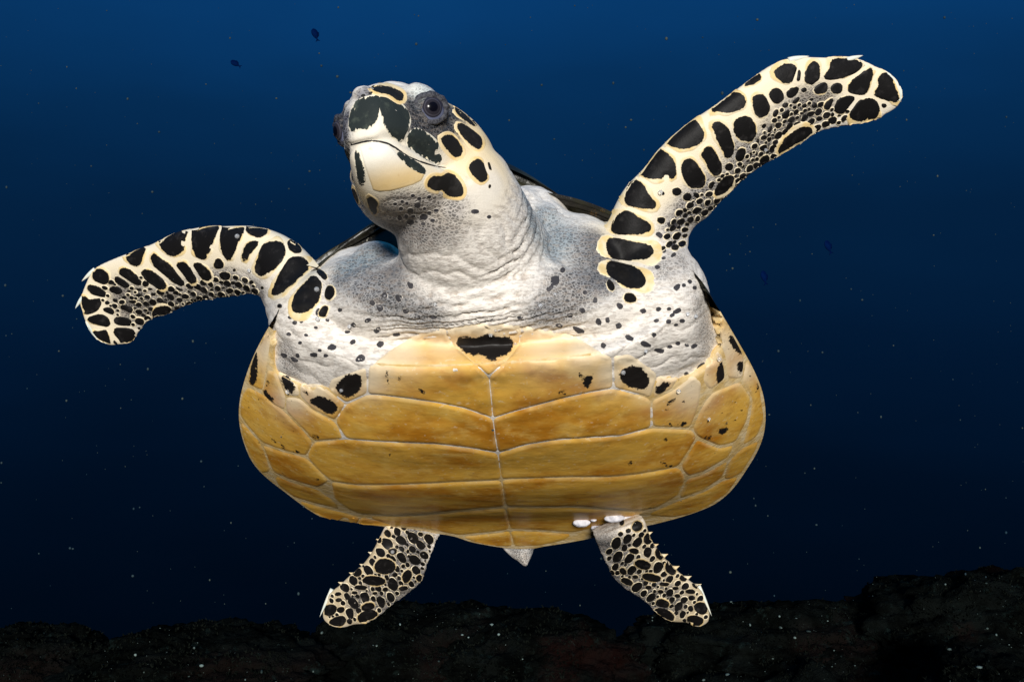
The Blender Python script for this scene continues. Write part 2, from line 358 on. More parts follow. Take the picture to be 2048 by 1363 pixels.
body_mb.blade([(1218, 640, 1440, 690, .89, .92, .050), (1214, 590, 1402, 610, .875, .905, .046), (1212, 540, 1385, 558, .868, .90, .040), (1212, 480, 1377, 502, .862, .895, .036), (1226, 422, 1386, 460, .858, .89, .032), (1252, 370, 1420, 438, .853, .885, .028),
               (1283, 340, 1438, 415, .85, .882, .025), (1325, 286, 1470, 385, .846, .878, .022), (1384, 238, 1510, 349, .842, .874, .019), (1440, 203, 1556, 320, .84, .87, .016), (1500, 158, 1600, 294, .84, .868, .014), (1545, 128, 1630, 270, .84, .866, .0125),
               (1590, 114, 1660, 260, .842, .866, .011), (1650, 114, 1700, 253, .845, .866, .009), (1707, 114, 1735, 247, .85, .868, .0075), (1750, 131, 1757, 240, .854, .869, .006), (1783, 150, 1775, 229, .857, .868, .005), (1800, 172, 1795, 214, .86, .866, .004), (1806, 190, 1804, 196, .862, .863, .002)])
body_mb.blade([(650, 575, 575, 700, .895, .93, .050), (630, 535, 540, 650, .895, .925, .044), (600, 496, 530, 614, .898, .925, .038), (560, 467, 520, 597, .905, .928, .033), (510, 451, 497, 593, .914, .936, .029), (450, 449, 470, 599, .926, .948, .024), (395, 451, 430, 604, .940, .960, .020),
               (345, 464, 386, 613, .953, .973, .017), (297, 486, 350, 630, .967, .985, .0145), (252, 502, 318, 641, .98, .996, .0125), (216, 516, 299, 651, .99, 1.004, .011), (184, 534, 285, 668, 1.0, 1.011, .0095), (168, 563, 274, 683, 1.006, 1.016, .008), (157, 598, 262, 693, 1.012, 1.02, .0065), (162, 628, 246, 695, 1.016, 1.022, .0055), (173, 656, 232, 696, 1.02, 1.023, .004), (192, 682, 222, 696, 1.022, 1.024, .003)])
body_mb.blade([(800, 1005, 905, 1035, 1.29, 1.295, .02), (772, 1047, 880, 1072, 1.245, 1.26, .020), (752, 1088, 868, 1098, 1.225, 1.245, .02), (738, 1112, 856, 1128, 1.228, 1.25, .017), (720, 1133, 846, 1160, 1.232, 1.255, .015), (700, 1149, 822, 1183, 1.238, 1.26, .013), (680, 1168, 785, 1210, 1.245, 1.265, .011), (657, 1188, 757, 1234, 1.252, 1.268, .009), (646, 1215, 735, 1246, 1.26, 1.27, .007), (647, 1238, 710, 1248, 1.265, 1.27, .005), (665, 1252, 690, 1254, 1.268, 1.27, .003)], 40)
body_mb.blade([(1262, 1008, 1170, 1040, 1.25, 1.26, .016), (1286, 1034, 1184, 1066, 1.165, 1.19, .024), (1302, 1078, 1200, 1104, 1.175, 1.205, .02), (1322, 1106, 1213, 1130, 1.19, 1.22, .017), (1345, 1131, 1226, 1155, 1.212, 1.24, .015), (1370, 1153, 1250, 1178, 1.22, 1.246, .013), (1398, 1174, 1282, 1198, 1.228, 1.252, .011), (1412, 1196, 1312, 1224, 1.236, 1.256, .009), (1420, 1222, 1340, 1242, 1.243, 1.258, .007), (1417, 1242, 1368, 1243, 1.25, 1.259, .005), (1402, 1252, 1388, 1251, 1.255, 1.259, .003)], 40)
body_mb.tube([(1030, 1060, 1.335, 42, .02), (1040, 1088, 1.33, 34, .018), (1046, 1108, 1.315, 20, .012), (1051, 1128, 1.30, 5, .004)], 18)

_rings = []
for i in range(int(NA * .58), NA + 7):
    up1 = float(smooth(NA * .58, NA * .80, i))
    base = np.array([RL[i] * (1 - v) / 2 + RRt[i] * (1 + v) / 2 for v in vv]); k_ = .945
    mid = base.mean(0); lo_ = np.array([mid + (b - mid) * k_ + VEN * ((bulge[i] - .006 + .0095 * up1) * (1 - abs(v) ** 3.3)) for b, v in zip(base, vv)]); up_ = np.array([mid + (b - mid) * k_ - VEN * (.35 * dome[i] * (1 - abs(v) ** 2.3) ** .85 + .004) for b, v in zip(base, vv)])
    _rings.append(C2W(np.vstack((lo_, up_[::-1]))))
body_mb.loft(_rings)
tmp = mesh_obj('body_union', body_mb.v, body_mb.f)
bmm = bmesh.new(); bmm.from_mesh(tmp.data); bmesh.ops.recalc_face_normals(bmm, faces=bmm.faces); bmm.to_mesh(tmp.data); bmm.free()
rm = tmp.modifiers.new('remesh', 'REMESH'); rm.mode = 'VOXEL'; rm.voxel_size = .0017; rm.use_smooth_shade = True
dg = bpy.context.evaluated_depsgraph_get(); bme = bpy.data.meshes.new_from_object(tmp.evaluated_get(dg)); bpy.data.objects.remove(tmp)
nv = len(bme.vertices); V = np.empty(nv * 3); bme.vertices.foreach_get('co', V); V = V.reshape(-1, 3)
ne = len(bme.edges); ED = np.empty(ne * 2, int); bme.edges.foreach_get('vertices', ED); ED = ED.reshape(-1, 2)
deg = np.bincount(ED.ravel(), minlength=nv).astype(float)
def lap(V, it, lam=.6):
    for _ in range(it):
        S = np.stack([np.bincount(ED[:, 0], V[ED[:, 1], i], nv) + np.bincount(ED[:, 1], V[ED[:, 0], i], nv) for i in range(3)], 1) / deg[:, None]
        V = V + lam * (S - V)
    return V
V0 = V.copy(); Vh = W2H(V)
headw = smooth(-.150, -.125, Vh[:, 0]) * (np.abs(Vh[:, 1]) < .08) * (np.abs(Vh[:, 2]) < .09) * (Vh[:, 0] < .03)
Vb = lap(V, 14); Va = lap(V, 3)
chest = smooth(760, 600, np.hypot((pix(V)[:, 0] - 970) * .8, (pix(V)[:, 1] - 590) * 1.6))   # blend the trunk lobes strongly
V = Va * (1 - chest)[:, None] + lap(Vb, 30)  * chest[:, None]
V = V * (1 - headw)[:, None] + Va * headw[:, None]
print('body verts', nv)
bme.vertices.foreach_set('co', V.ravel()); bme.update()
def normals(me):
    N = np.empty(len(me.vertices) * 3); me.vertices.foreach_get('normal', N); return N.reshape(-1, 3)

# ------------------------------------------------------------------ rays from the photograph onto the built surfaces
def bvh_of(V, F): return BVHTree.FromPolygons([tuple(v) for v in V], F)
BF = [tuple(p.vertices) for p in bme.polygons]
body_bvh = bvh_of(V, BF)
comb_bvh = bvh_of(np.vstack((V, GL.reshape(-1, 3))), BF + [tuple(i + nv for i in f) for f in PF])
O = Vector(CAM)
def cast(px, py, bvh, dref=None, tol=.09):
    r = Vector(((px - FW / 2) / FOC, 1.0, -(py - FH / 2) / FOC)).normalized()
    loc, nrm, idx, dist = bvh.ray_cast(O, r)
    if loc is None or (dref is not None and abs(loc.y - dref) > tol):
        q = O + r * ((dref or .95) / r.y); loc, nrm, idx, dist = bvh.find_nearest(q)
    if nrm.dot(r) > 0: nrm = -nrm
    return loc, nrm
# ---- polygons: signed distance (negative inside)
def psd(P, poly):
    P = np.atleast_2d(np.asarray(P, float)); A = np.asarray(poly, float); B = np.roll(A, -1, 0); best = np.full(len(P), 1e9); ins = np.zeros(len(P), bool)
    for a, b in zip(A, B):
        e = b - a; t = np.clip(((P - a) @ e) / max(e @ e, 1e-9), 0, 1); best = np.minimum(best, np.hypot(*(P - a - t[:, None] * e).T))
        c = (a[1] > P[:, 1]) != (b[1] > P[:, 1])
        with np.errstate(divide='ignore', invalid='ignore'): ins ^= c & (P[:, 0] < (b[0] - a[0]) * (P[:, 1] - a[1]) / (b[1] - a[1]) + a[0])
    return np.where(ins, -best, best)
def resample(poly, step, round_=0):
    A = np.asarray(poly, float)
    for _ in range(round_):                                            # Chaikin corner cutting
        B = np.roll(A, -1, 0); A = np.stack((.75 * A + .25 * B, .25 * A + .75 * B), 1).reshape(-1, 2)
    B = np.roll(A, -1, 0); L = np.hypot(*(B - A).T); s = np.concatenate(([0], np.cumsum(L))); n = max(8, int(s[-1] / step)); t = np.linspace(0, s[-1], n, endpoint=False)
    C = np.vstack((A, A[:1])); return np.stack((np.interp(t, s, C[:, 0]), np.interp(t, s, C[:, 1])), 1)
def outn(P):
    d = np.roll(P, -1, 0) - np.roll(P, 1, 0); n = np.stack((d[:, 1], -d[:, 0]), 1); n /= np.maximum(np.hypot(*n.T), 1e-9)[:, None]
    area = np.sum(P[:, 0] * np.roll(P[:, 1], -1) - np.roll(P[:, 0], -1) * P[:, 1]); return n if area > 0 else -n
def psize(p):
    p = np.asarray(p); x, y = p[:, 0], p[:, 1]; return math.sqrt(abs(np.sum(x * np.roll(y, -1) - np.roll(x, -1) * y)) / 2)
def build_plate(name, outer, spots, mat, parent, bvh, H, bevel, grid, dref=None, lead=0.0, extra=None, mirror=False, tol=.09, collect=None):
    "a horny plate lying on the surface behind the outline; spots = dark pigment polygons (px)"
    outer = np.asarray(outer); nO = outn(outer); ring = outer - nO * bevel
    ring = ring[psd(ring, outer) < -.75 * bevel]
    ring2 = outer - nO * (bevel + grid * .45); ring2 = ring2[psd(ring2, outer) < -(bevel + grid * .45) * .85]; ring = np.vstack((ring, ring2))
    lo, hi = outer.min(0), outer.max(0); g = [(x + (grid / 2 if k % 2 else 0), y) for k, y in enumerate(np.arange(lo[1], hi[1], grid * .87)) for x in np.arange(lo[0], hi[0], grid)]
    g = np.array(g).reshape(-1, 2); g = g[psd(g, outer) < -(bevel + grid * 1.0)] if len(g) else g
    pts = [Vector(p) for p in np.vstack((outer, ring, g) if len(g) else (outer, ring))] + [Vector(p) for s in spots for p in resample(s, grid) if psd(p, outer)[0] < -bevel * 1.1]
    nO_ = len(outer)
    vs, es, fs, *_ = delaunay_2d_cdt(pts, [(i, (i + 1) % nO_) for i in range(nO_)], [], 1, .02)
    if not fs: return None
    P = np.array([(v.x, v.y) for v in vs]); ed = np.maximum(-psd(P, outer), 0)
    sd = np.min([psd(P, s) for s in spots], 0) if spots else np.full(len(P), 60.)
    y01 = (P[:, 1] - lo[1]) / max(hi[1] - lo[1], 1)
    h = (H * (1 + lead * (y01 - .5))) * smooth(0, bevel * 1.05, ed) ** .8 - .0006 * (ed < .05)
    if dref is None: c = cast(*P.mean(0), bvh); dref = c[0].y
    out = []
    for p, hh in zip(P, h):
        l, n = cast(p[0], p[1], bvh, dref, tol)
        if mirror:
            q = W2H(np.array(l)[None])[0]; q[1] *= -1; l, n, _, _ = body_bvh.find_nearest(Vector(H2W(q[None])[0]))
        out.append(l + n * hh)
    res = dref / FOC
    e0 = out[fs[0][0]]; fl = []
    for f in fs:
        a, b, c = (out[i] for i in f[:3]); nn = (b - a).cross(c - a)
        ref = (a - O) if not mirror else (a - Vector(H2W(np.array([(-.07, 0, .01)]))[0])) * -1
        fl.append(tuple(f) if nn.dot(ref) < 0 else tuple(reversed(f)))
    if collect is not None: collect.append((out, fl, sd * res, ed * res)); return None
    o = mesh_obj(name, out, fl, mat, parent); fattr(o.data, 'sd', sd * res); fattr(o.data, 'edge', ed * res); fattr(o.data, 'rag', np.full(len(P), min(1.0, (psize(spots[0]) / 40.0)) if spots else 1.0))
    if extra: 
        for kname, fn in extra.items(): fattr(o.data, kname, fn(P))
    return o
def expand(polys, margin, gap=2.0, step=5.0, grow=2.6):
    "grow every dark patch to its whole scale: up to margin px, but never past the seam with a neighbour"
    R = [resample(p, step, 1) for p in polys]; R = [r + outn(r) * min(grow, (.085 if grow > 3 else .05) * psize(r) + .5) for r in R]; mg = [min(margin, (.14 + .20 * float(smooth(18, 45, psize(r)))) * psize(r) + .5) for r in R]; ctr = np.array([r.mean(0) for r in R]); rad = np.array([np.hypot(*(r - c).T).max() for r, c in zip(R, ctr)]); res = []
    for i, r in enumerate(R):
        n = outn(r); nb = [j for j in range(len(R)) if j != i and np.hypot(*(ctr[j] - ctr[i])) < rad[i] + rad[j] + 3 * margin]
        t = np.zeros(len(r)); act = np.ones(len(r), bool)
        while act.any():
            q = r + n * (t + 1)[:, None]; dm = np.min([psd(q, R[j]) for j in nb], 0) if nb else np.full(len(r), 99.)
            act &= (dm >= t + 1 + gap) & (t < mg[i]) & (psd(q, r) > (t + 1) * .6); t[act] += 1
        for _ in range(2): t = (np.roll(t, 1) + 2 * t + np.roll(t, -1)) / 4
        res.append((r + n * t[:, None], r))
    return res
def zoomed(ox, oy, k, polys): return [[(ox + x / k, oy + y / k) for x, y in p] for p in polys]
_jr = np.random.default_rng(3)
def ell_poly(x, y, rx, ry, a=0, n=10, jit=.0):
    return [(x + j * (rx * math.cos(t) * math.cos(a) - ry * math.sin(t) * math.sin(a)), y + j * (rx * math.cos(t) * math.sin(a) + ry * math.sin(t) * math.cos(a))) for t, j in zip(np.linspace(0, 2 * math.pi, n, endpoint=False), 1 + jit * _jr.uniform(-1, 1, n))]

# ------------------------------------------------------------------ the skin's own colouring and folds
CRE, WHT, GRY, DGR, BLU, YEL = (.76, .66, .48), (.76, .71, .64), (.34, .32, .30), (.22, .20, .17), (.22, .27, .30), (.72, .50, .20)
STROKES = [  # px, py, radius px, colour, mosaic, strength, wrinkle
    # front flippers: cream net over the blade, dark small-scaled skin along the trailing half
    *[(x, y, 60, CRE, .0, 1., .1) for x, y in ((1240, 480), (1260, 400), (1300, 330), (1350, 280), (1400, 240), (1460, 200), (1520, 165), (1580, 140), (1640, 150), (1700, 150), (1760, 170), (1230, 540), (1330, 360), (1420, 300), (1500, 230))],
    *[(x, y, 34, DGR, 1., .95, .8) for x, y in ((1400, 420), (1430, 395), (1455, 372), (1485, 345), (1510, 315), (1535, 290), (1560, 255), (1590, 235), (1610, 215), (1640, 205))],
    *[(x, y, 34, GRY, 1., .8, .6) for x, y in ((1370, 430), (1350, 455), (1385, 405), (1410, 375), (1480, 300))],
    *[(x, y, 55, CRE, .0, 1., .1) for x, y in ((600, 570), (570, 500), (520, 480), (460, 480), (400, 480), (340, 500), (280, 530), (230, 560), (190, 590), (190, 650), (240, 680), (430, 500), (340, 530))],
    *[(x, y, 32, DGR, 1., .95, .8) for x, y in ((300, 620), (330, 605), (360, 600), (395, 590), (425, 585), (455, 580), (280, 600), (260, 620), (245, 590), (480, 580))],
    *[(x, y, 26, GRY, 1., .8, .6) for x, y in ((500, 575), (465, 560), (440, 560), (520, 585))],
    # hind flippers: cream dimmed, standing in for the weaker light farther back
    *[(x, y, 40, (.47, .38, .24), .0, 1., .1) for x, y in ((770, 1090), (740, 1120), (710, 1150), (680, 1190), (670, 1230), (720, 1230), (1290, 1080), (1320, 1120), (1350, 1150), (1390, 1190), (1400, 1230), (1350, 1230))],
    *[(x, y, 34, (.17, .165, .165), 1., .9, .9) for x, y in ((850, 1090), (840, 1140), (815, 1165), (780, 1195), (750, 1215), (1205, 1095), (1225, 1140), (1250, 1165), (1290, 1190), (1315, 1210), (830, 1075), (825, 1110), (810, 1130), (790, 1160), (760, 1180), (1230, 1090), (1235, 1120), (1255, 1150), (1290, 1170), (1320, 1190))],
    *[(x, y, 28, DGR, 1., .9, .8) for x, y in ((800, 1180), (760, 1195), (720, 1205), (730, 1190), (1300, 1190), (1330, 1195), (1350, 1205), (1270, 1170))],
    *[(x, y, 14, WHT, .3, .9, .8) for x, y in ((866, 1095), (858, 1110), (850, 1125), (1195, 1092), (1208, 1110), (1215, 1125))],
    *[(x, y, 16, (.42, .40, .37), .9, .9, .8) for x, y in ((1030, 1098), (1045, 1110), (1062, 1096), (1050, 1124))],
    # chest: white folds, grey shoulders, blue-grey skin under the shell rim
    *[(x, y, 70, WHT, .05, 1., 1.) for x, y in ((980, 560), (960, 600), (1080, 600), (880, 600), (1010, 520), (900, 520), (700, 680), (640, 690), (780, 660), (1330, 640), (1280, 690), (1380, 690), (1180, 640), (1340, 570), (620, 640), (980, 640))],
    *[(x, y, 44, (.25, .25, .255), .9, .88, .7) for x, y in ((730, 530), (770, 560), (720, 570), (690, 550), (760, 600), (800, 600), (1170, 490), (1190, 520), (1160, 560), (1195, 560), (1130, 610), (850, 625), (1090, 625))],
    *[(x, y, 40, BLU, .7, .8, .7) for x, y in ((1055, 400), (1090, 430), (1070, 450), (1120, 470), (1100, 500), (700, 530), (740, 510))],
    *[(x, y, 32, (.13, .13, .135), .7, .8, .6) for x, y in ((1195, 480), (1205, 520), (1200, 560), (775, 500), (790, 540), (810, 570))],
    *[(x, y, 32, GRY, .9, .6, .7) for x, y in ((1120, 560), (1150, 600), (570, 700), (580, 735), (1410, 650), (1400, 610), (1415, 690), (1330, 540), (1360, 520))],
    # neck below the jaw
    *[(x, y, 46, (.33, .31, .30), .95, .85, .5) for x, y in ((810, 420), (850, 440), (800, 460), (850, 470), (900, 450), (950, 440))],
    *[(x, y, 30, (.22, .21, .21), 1., .7, .6) for x, y in ((900, 440), (930, 425), (850, 490), (810, 480), (905, 480))],
    *[(x, y, 55, WHT, .12, .9, 1.) for x, y in ((900, 530), (960, 500), (1000, 460), (1010, 420), (850, 540))],
    # head: pale skin between the scales
    *[(x, y, 60, (.78, .62, .37), .0, 1., .05) for x, y in ((930, 300), (960, 330), (900, 370), (960, 260), (920, 220), (980, 340), (850, 360), (760, 330), (735, 400))],
    *[(x, y, 42, (.76, .70, .60), .0, .9, .2) for x, y in ((985, 370), (960, 400), (920, 400))],
    *[(x, y, 34, (.80, .72, .56), .0, 1., .0) for x, y in ((760, 320), (780, 350), (740, 310), (800, 370), (840, 360), (730, 340), (745, 370), (760, 240), (720, 240), (800, 250))],
    *[(x, y, 30, (.46, .43, .40), .9, .8, .5) for x, y in ((800, 400), (840, 402), (870, 405), (775, 415), (790, 440), (910, 420), (830, 430))],
    *[(x, y, 30, (.80, .74, .62), .0, 1., .0) for x, y in ((720, 265), (740, 270), (780, 280), (830, 300), (870, 325), (705, 275))],
    *[(x, y, 31, (.055, .058, .064), 1., 1., .5) for x, y in ((905, 225), (895, 255), (820, 225), (835, 250), (860, 262), (850, 215), (875, 225), (885, 200), (840, 235), (870, 245), (890, 240), (830, 215), (850, 195))],
    *[(x, y, 18, (.62, .64, .60), .35, .9, .3) for x, y in ((835, 182), (855, 178), (872, 186))],
    *[(x, y, 14, (.20, .20, .22), .8, .9, .3) for x, y in ((731, 187), (722, 192), (742, 184))],
    *[(x, y, 18, (.12, .12, .14), .9, 1., .3) for x, y in ((688, 250), (690, 270), (692, 235))],
]
N = normals(bme); PX = pix(V)
tint = np.tile(WHT, (nv, 1)).astype(float); mosaic = np.full(nv, .1); wrink = np.full(nv, .5)
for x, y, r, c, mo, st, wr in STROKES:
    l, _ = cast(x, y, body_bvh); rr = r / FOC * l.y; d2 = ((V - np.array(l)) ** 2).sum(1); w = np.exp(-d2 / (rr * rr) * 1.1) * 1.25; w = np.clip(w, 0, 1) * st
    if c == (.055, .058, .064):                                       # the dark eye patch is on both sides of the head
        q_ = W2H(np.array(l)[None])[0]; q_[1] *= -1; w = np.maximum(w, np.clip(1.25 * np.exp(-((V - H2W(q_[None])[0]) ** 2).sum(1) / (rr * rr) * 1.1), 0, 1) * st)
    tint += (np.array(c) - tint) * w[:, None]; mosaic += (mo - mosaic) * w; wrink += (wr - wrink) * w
view = V - CAM; view /= np.linalg.norm(view, axis=1)[:, None]; facing = -(N * view).sum(1)
trunk = smooth(700, 420, np.hypot(PX[:, 0] - 960, PX[:, 1] - 560)) * (PX[:, 0] > 640) * (PX[:, 0] < 1225)
dorsal = smooth(-.05, -.35, facing) * (1 - trunk * .0)
# mouth line (traced on the near side, mirrored to the far side)
MOUTH = [(x / 4.26 + 640, y / 4.26 + 140) for x, y in ((262, 640), (370, 612), (450, 602), (560, 622), (640, 662), (760, 742), (900, 795), (1000, 822), (1080, 832), (1180, 890), (1270, 945))]
mp = np.array([np.array(cast(x, y, body_bvh)[0]) for x, y in cr_spline(MOUTH, 90)]); mm = W2H(mp); mm[:, 1] *= -1; mm = mm[mm[:, 1] < -.004]
allm = np.vstack((mp, H2W(mm))); near = np.where(headw > .01)[0]; lip = np.full(nv, .05)
for i0 in range(0, len(near), 4000):
    ii = near[i0:i0 + 4000]; lip[ii] = np.sqrt(((V[ii][:, None] - allm[None]) ** 2).sum(2).min(1))
# real folds: arcs round the neck, across the chest and at the roots of the limbs
axis = cr_spline(np.array([W(985, 660, .88), W(960, 560, .86), W(935, 480, .83), W(912, 400, .80), W(900, 350, .785)]), 60); arc = np.concatenate(([0], np.cumsum(np.linalg.norm(np.diff(axis, axis=0), axis=1))))
fold = np.zeros(nv); crease = np.zeros(nv); zone = np.where((wrink > .35) & (facing > -.3))[0]
for i in zone:
    p = V[i]; v = Vector(p)
    dd = ((axis - p) ** 2).sum(1); k = int(dd.argmin()); s = arc[k]
    wn = smooth(.125, .075, math.sqrt(dd[k])) * (1 - headw[i])
    n1 = noise.noise(v * 18); n2 = noise.noise(v * 60); n3 = noise.noise(v * 140)
    ph = s / .0100 + n1 * .9 + n2 * .45
    fneck = 1 - abs(math.sin(math.pi * ph)) ** .55 if True else 0
    ph2 = (p[2] * 1.0 - abs(p[0]) * .25) / .0135 + n1 * 1.3 + n2 * .5
    fch = 1 - abs(math.sin(math.pi * ph2)) ** .55
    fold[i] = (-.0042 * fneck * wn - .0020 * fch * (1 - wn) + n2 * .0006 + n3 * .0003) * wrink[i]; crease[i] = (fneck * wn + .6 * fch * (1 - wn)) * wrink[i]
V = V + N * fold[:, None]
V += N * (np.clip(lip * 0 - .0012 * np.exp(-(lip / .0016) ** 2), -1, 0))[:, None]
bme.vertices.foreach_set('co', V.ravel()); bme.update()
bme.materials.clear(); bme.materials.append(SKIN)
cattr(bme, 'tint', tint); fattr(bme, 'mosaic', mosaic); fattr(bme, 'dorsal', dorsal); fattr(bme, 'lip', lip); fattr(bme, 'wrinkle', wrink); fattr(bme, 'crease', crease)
bme.polygons.foreach_set('use_smooth', [True] * len(bme.polygons))
body = bpy.data.objects.new('body', bme); COL.objects.link(body); body.parent = turtle; body.matrix_parent_inverse = turtle.matrix_world.inverted()
tag(body, 'pale wrinkled skin of head, neck and limbs')
body_bvh = bvh_of(V, BF)
comb_bvh = bvh_of(np.vstack((V, GL[:NP].reshape(-1, 3))), BF + [tuple(i + nv for i in f) for f in PF])
plas_bvh = bvh_of(GL[:NP].reshape(-1, 3), PF)
plas_bvh = bvh_of(GL[:NP].reshape(-1, 3), grid_faces(NP, MV))

# ------------------------------------------------------------------ scales of the front flippers (dark patch of each, read off enlarged crops)
RF1 = zoomed(1280, 90, 3.657, [
 [(10,900),(60,820),(130,765),(190,800),(235,850),(250,910),(245,970),(215,960),(190,935),(170,960),(100,970),(15,950)],
 [(190,700),(260,620),(330,560),(385,550),(430,600),(455,640),(450,690),(410,720),(370,735),(310,750),(250,735),(215,720)],
 [(515,490),(580,430),(680,350),(740,370),(765,410),(755,450),(700,475),(630,490),(570,475)],
 [(750,300),(800,250),(870,210),(885,245),(850,275),(800,295)],
 [(985,210),(1000,180),(1060,150),(1130,150),(1140,190),(1120,240),(1090,280),(1040,265),(1010,240)],
 [(1150,200),(1165,170),(1175,220),(1165,265),(1145,270)],
 [(1205,265),(1215,200),(1240,150),(1275,125),(1300,150),(1310,230),(1300,260),(1250,290),(1225,270)],
 [(1345,240),(1380,200),(1400,170),(1395,120),(1480,110),(1580,120),(1620,140),(1590,190),(1530,210),(1450,240),(1380,245)],
 [(1520,310),(1560,260),(1640,200),(1690,175),(1695,200),(1670,280),(1650,350),(1600,360),(1540,350)],
 [(1710,360),(1760,300),(1740,250),(1790,210),(1830,230),(1850,320),(1885,370),(1880,410),(1830,405),(1760,380)],
 [(945,360),(970,325),(1010,320),(1050,360),(1045,400),(1000,430),(960,400)],
 [(1070,360),(1090,325),(1160,305),(1155,350),(1120,385),(1085,385)],
 [(1170,335),(1200,310),(1225,325),(1200,350)],
 [(1270,330),(1310,280),(1370,275),(1365,340),(1320,355),(1280,350)],
 [(1395,330),(1410,285),(1475,280),(1470,355),(1410,350)],
 [(825,390),(860,370),(910,375),(945,450),(930,500),(890,525),(850,510),(835,460)],
 [(1040,440),(1060,420),(1090,430),(1075,460),(1045,460)],
 [(1110,420),(1140,385),(1170,375),(1160,410),(1120,435)],
 [(970,510),(990,470),(1015,475),(1000,520),(975,530)],
 [(1035,510),(1070,480),(1100,475),(1080,530),(1045,540)],
 [(690,570),(720,540),(780,525),(830,570),(840,650),(815,700),(770,690),(740,690),(700,650)],
 [(525,590),(560,570),(620,590),(650,640),(665,710),(685,770),(660,810),(625,820),(615,770),(590,730),(565,680),(550,620)],
 [(450,800),(490,745),(520,750),(560,820),(595,890),(580,940),(545,950),(510,910),(480,840)],
 [(310,870),(340,840),(390,850),(430,910),(470,970),(460,1030),(400,1040),(360,1030),(320,960)],
 [(700,810),(720,760),(765,755),(770,800),(740,850),(705,840)],
 [(620,890),(650,860),(680,875),(670,915),(630,915)],
 [(890,610),(895,580),(925,575),(915,610)], [(925,640),(950,590),(970,590),(955,640)], [(925,690),(950,670),(965,680),(940,720)], [(850,690),(870,680),(870,720),(855,720)],
 [(1420,460),(1450,400),(1520,375),(1580,380),(1530,440),(1480,500),(1430,490)],
 [(1560,480),(1600,420),(1660,395),(1720,410),(1745,460),(1730,510),(1690,540),(1640,550),(1560,540),(1530,520)],
 [(1760,430),(1800,430),(1805,450),(1775,465)],
 [(1340,460),(1370,410),(1420,385),(1400,450),(1370,475)],
 [(1370,550),(1400,525),(1440,530),(1430,570),(1395,575)], [(1280,540),(1310,520),(1340,535),(1310,560)],
 [(1010,790),(1040,720),(1120,640),(1200,600),(1245,610),(1245,650),(1210,700),(1130,740),(1060,790)],
 [(870,850),(900,815),(940,800),(940,850),(900,880)],
 [(540,1090),(570,1020),(630,960),(680,955),(670,1020),(620,1070),(560,1100)],
 [(500,1020),(530,995),(550,1005),(530,1050),(505,1050)],
 [(235,1065),(265,1040),(305,1060),(295,1095),(250,1100)], [(310,1110),(340,1080),(375,1090),(370,1130),(330,1140)], [(385,1090),(410,1075),(435,1100),(415,1125)],
 [(305,1205),(325,1190),(350,1205),(330,1225)], [(155,1080),(170,1070),(180,1090),(165,1100)], [(985,580),(1010,565),(1040,570),(1020,610),(995,610)],
 [(1230,400),(1260,385),(1275,400),(1250,415)], [(1180,440),(1215,425),(1220,450),(1190,465)], [(1250,440),(1290,420),(1300,450),(1265,465)], [(1120,490),(1150,465),(1165,485),(1130,520)], [(800,800),(815,770),(820,800),(808,830)], [(840,800),(855,770),(862,790),(850,815)], [(740,890),(765,870),(760,900)], [(770,850),(800,830),(790,860)], [(720,960),(760,930),(780,945),(740,980)]])
RF2 = zoomed(1180, 300, 2.963, [
 [(215,320),(225,240),(265,180),(310,210),(340,270),(385,320),(375,340),(320,335),(270,330),(235,320)],
 [(135,470),(145,420),(200,370),(240,375),(280,410),(350,440),(350,470),(300,490),(200,490),(150,490)],
 [(105,580),(110,530),(180,535),(290,560),(360,580),(370,610),(330,640),(290,640),(230,645),(150,640),(115,620)],
 [(105,720),(110,665),(170,670),(260,700),(310,740),(325,790),(290,810),(230,810),(180,780),(130,750)],
 [(100,800),(110,755),(140,790),(145,830),(115,830)], [(200,870),(215,850),(255,855),(275,890),(240,900),(205,890)],
 [(395,405),(420,398),(448,405),(430,440),(405,430)]])
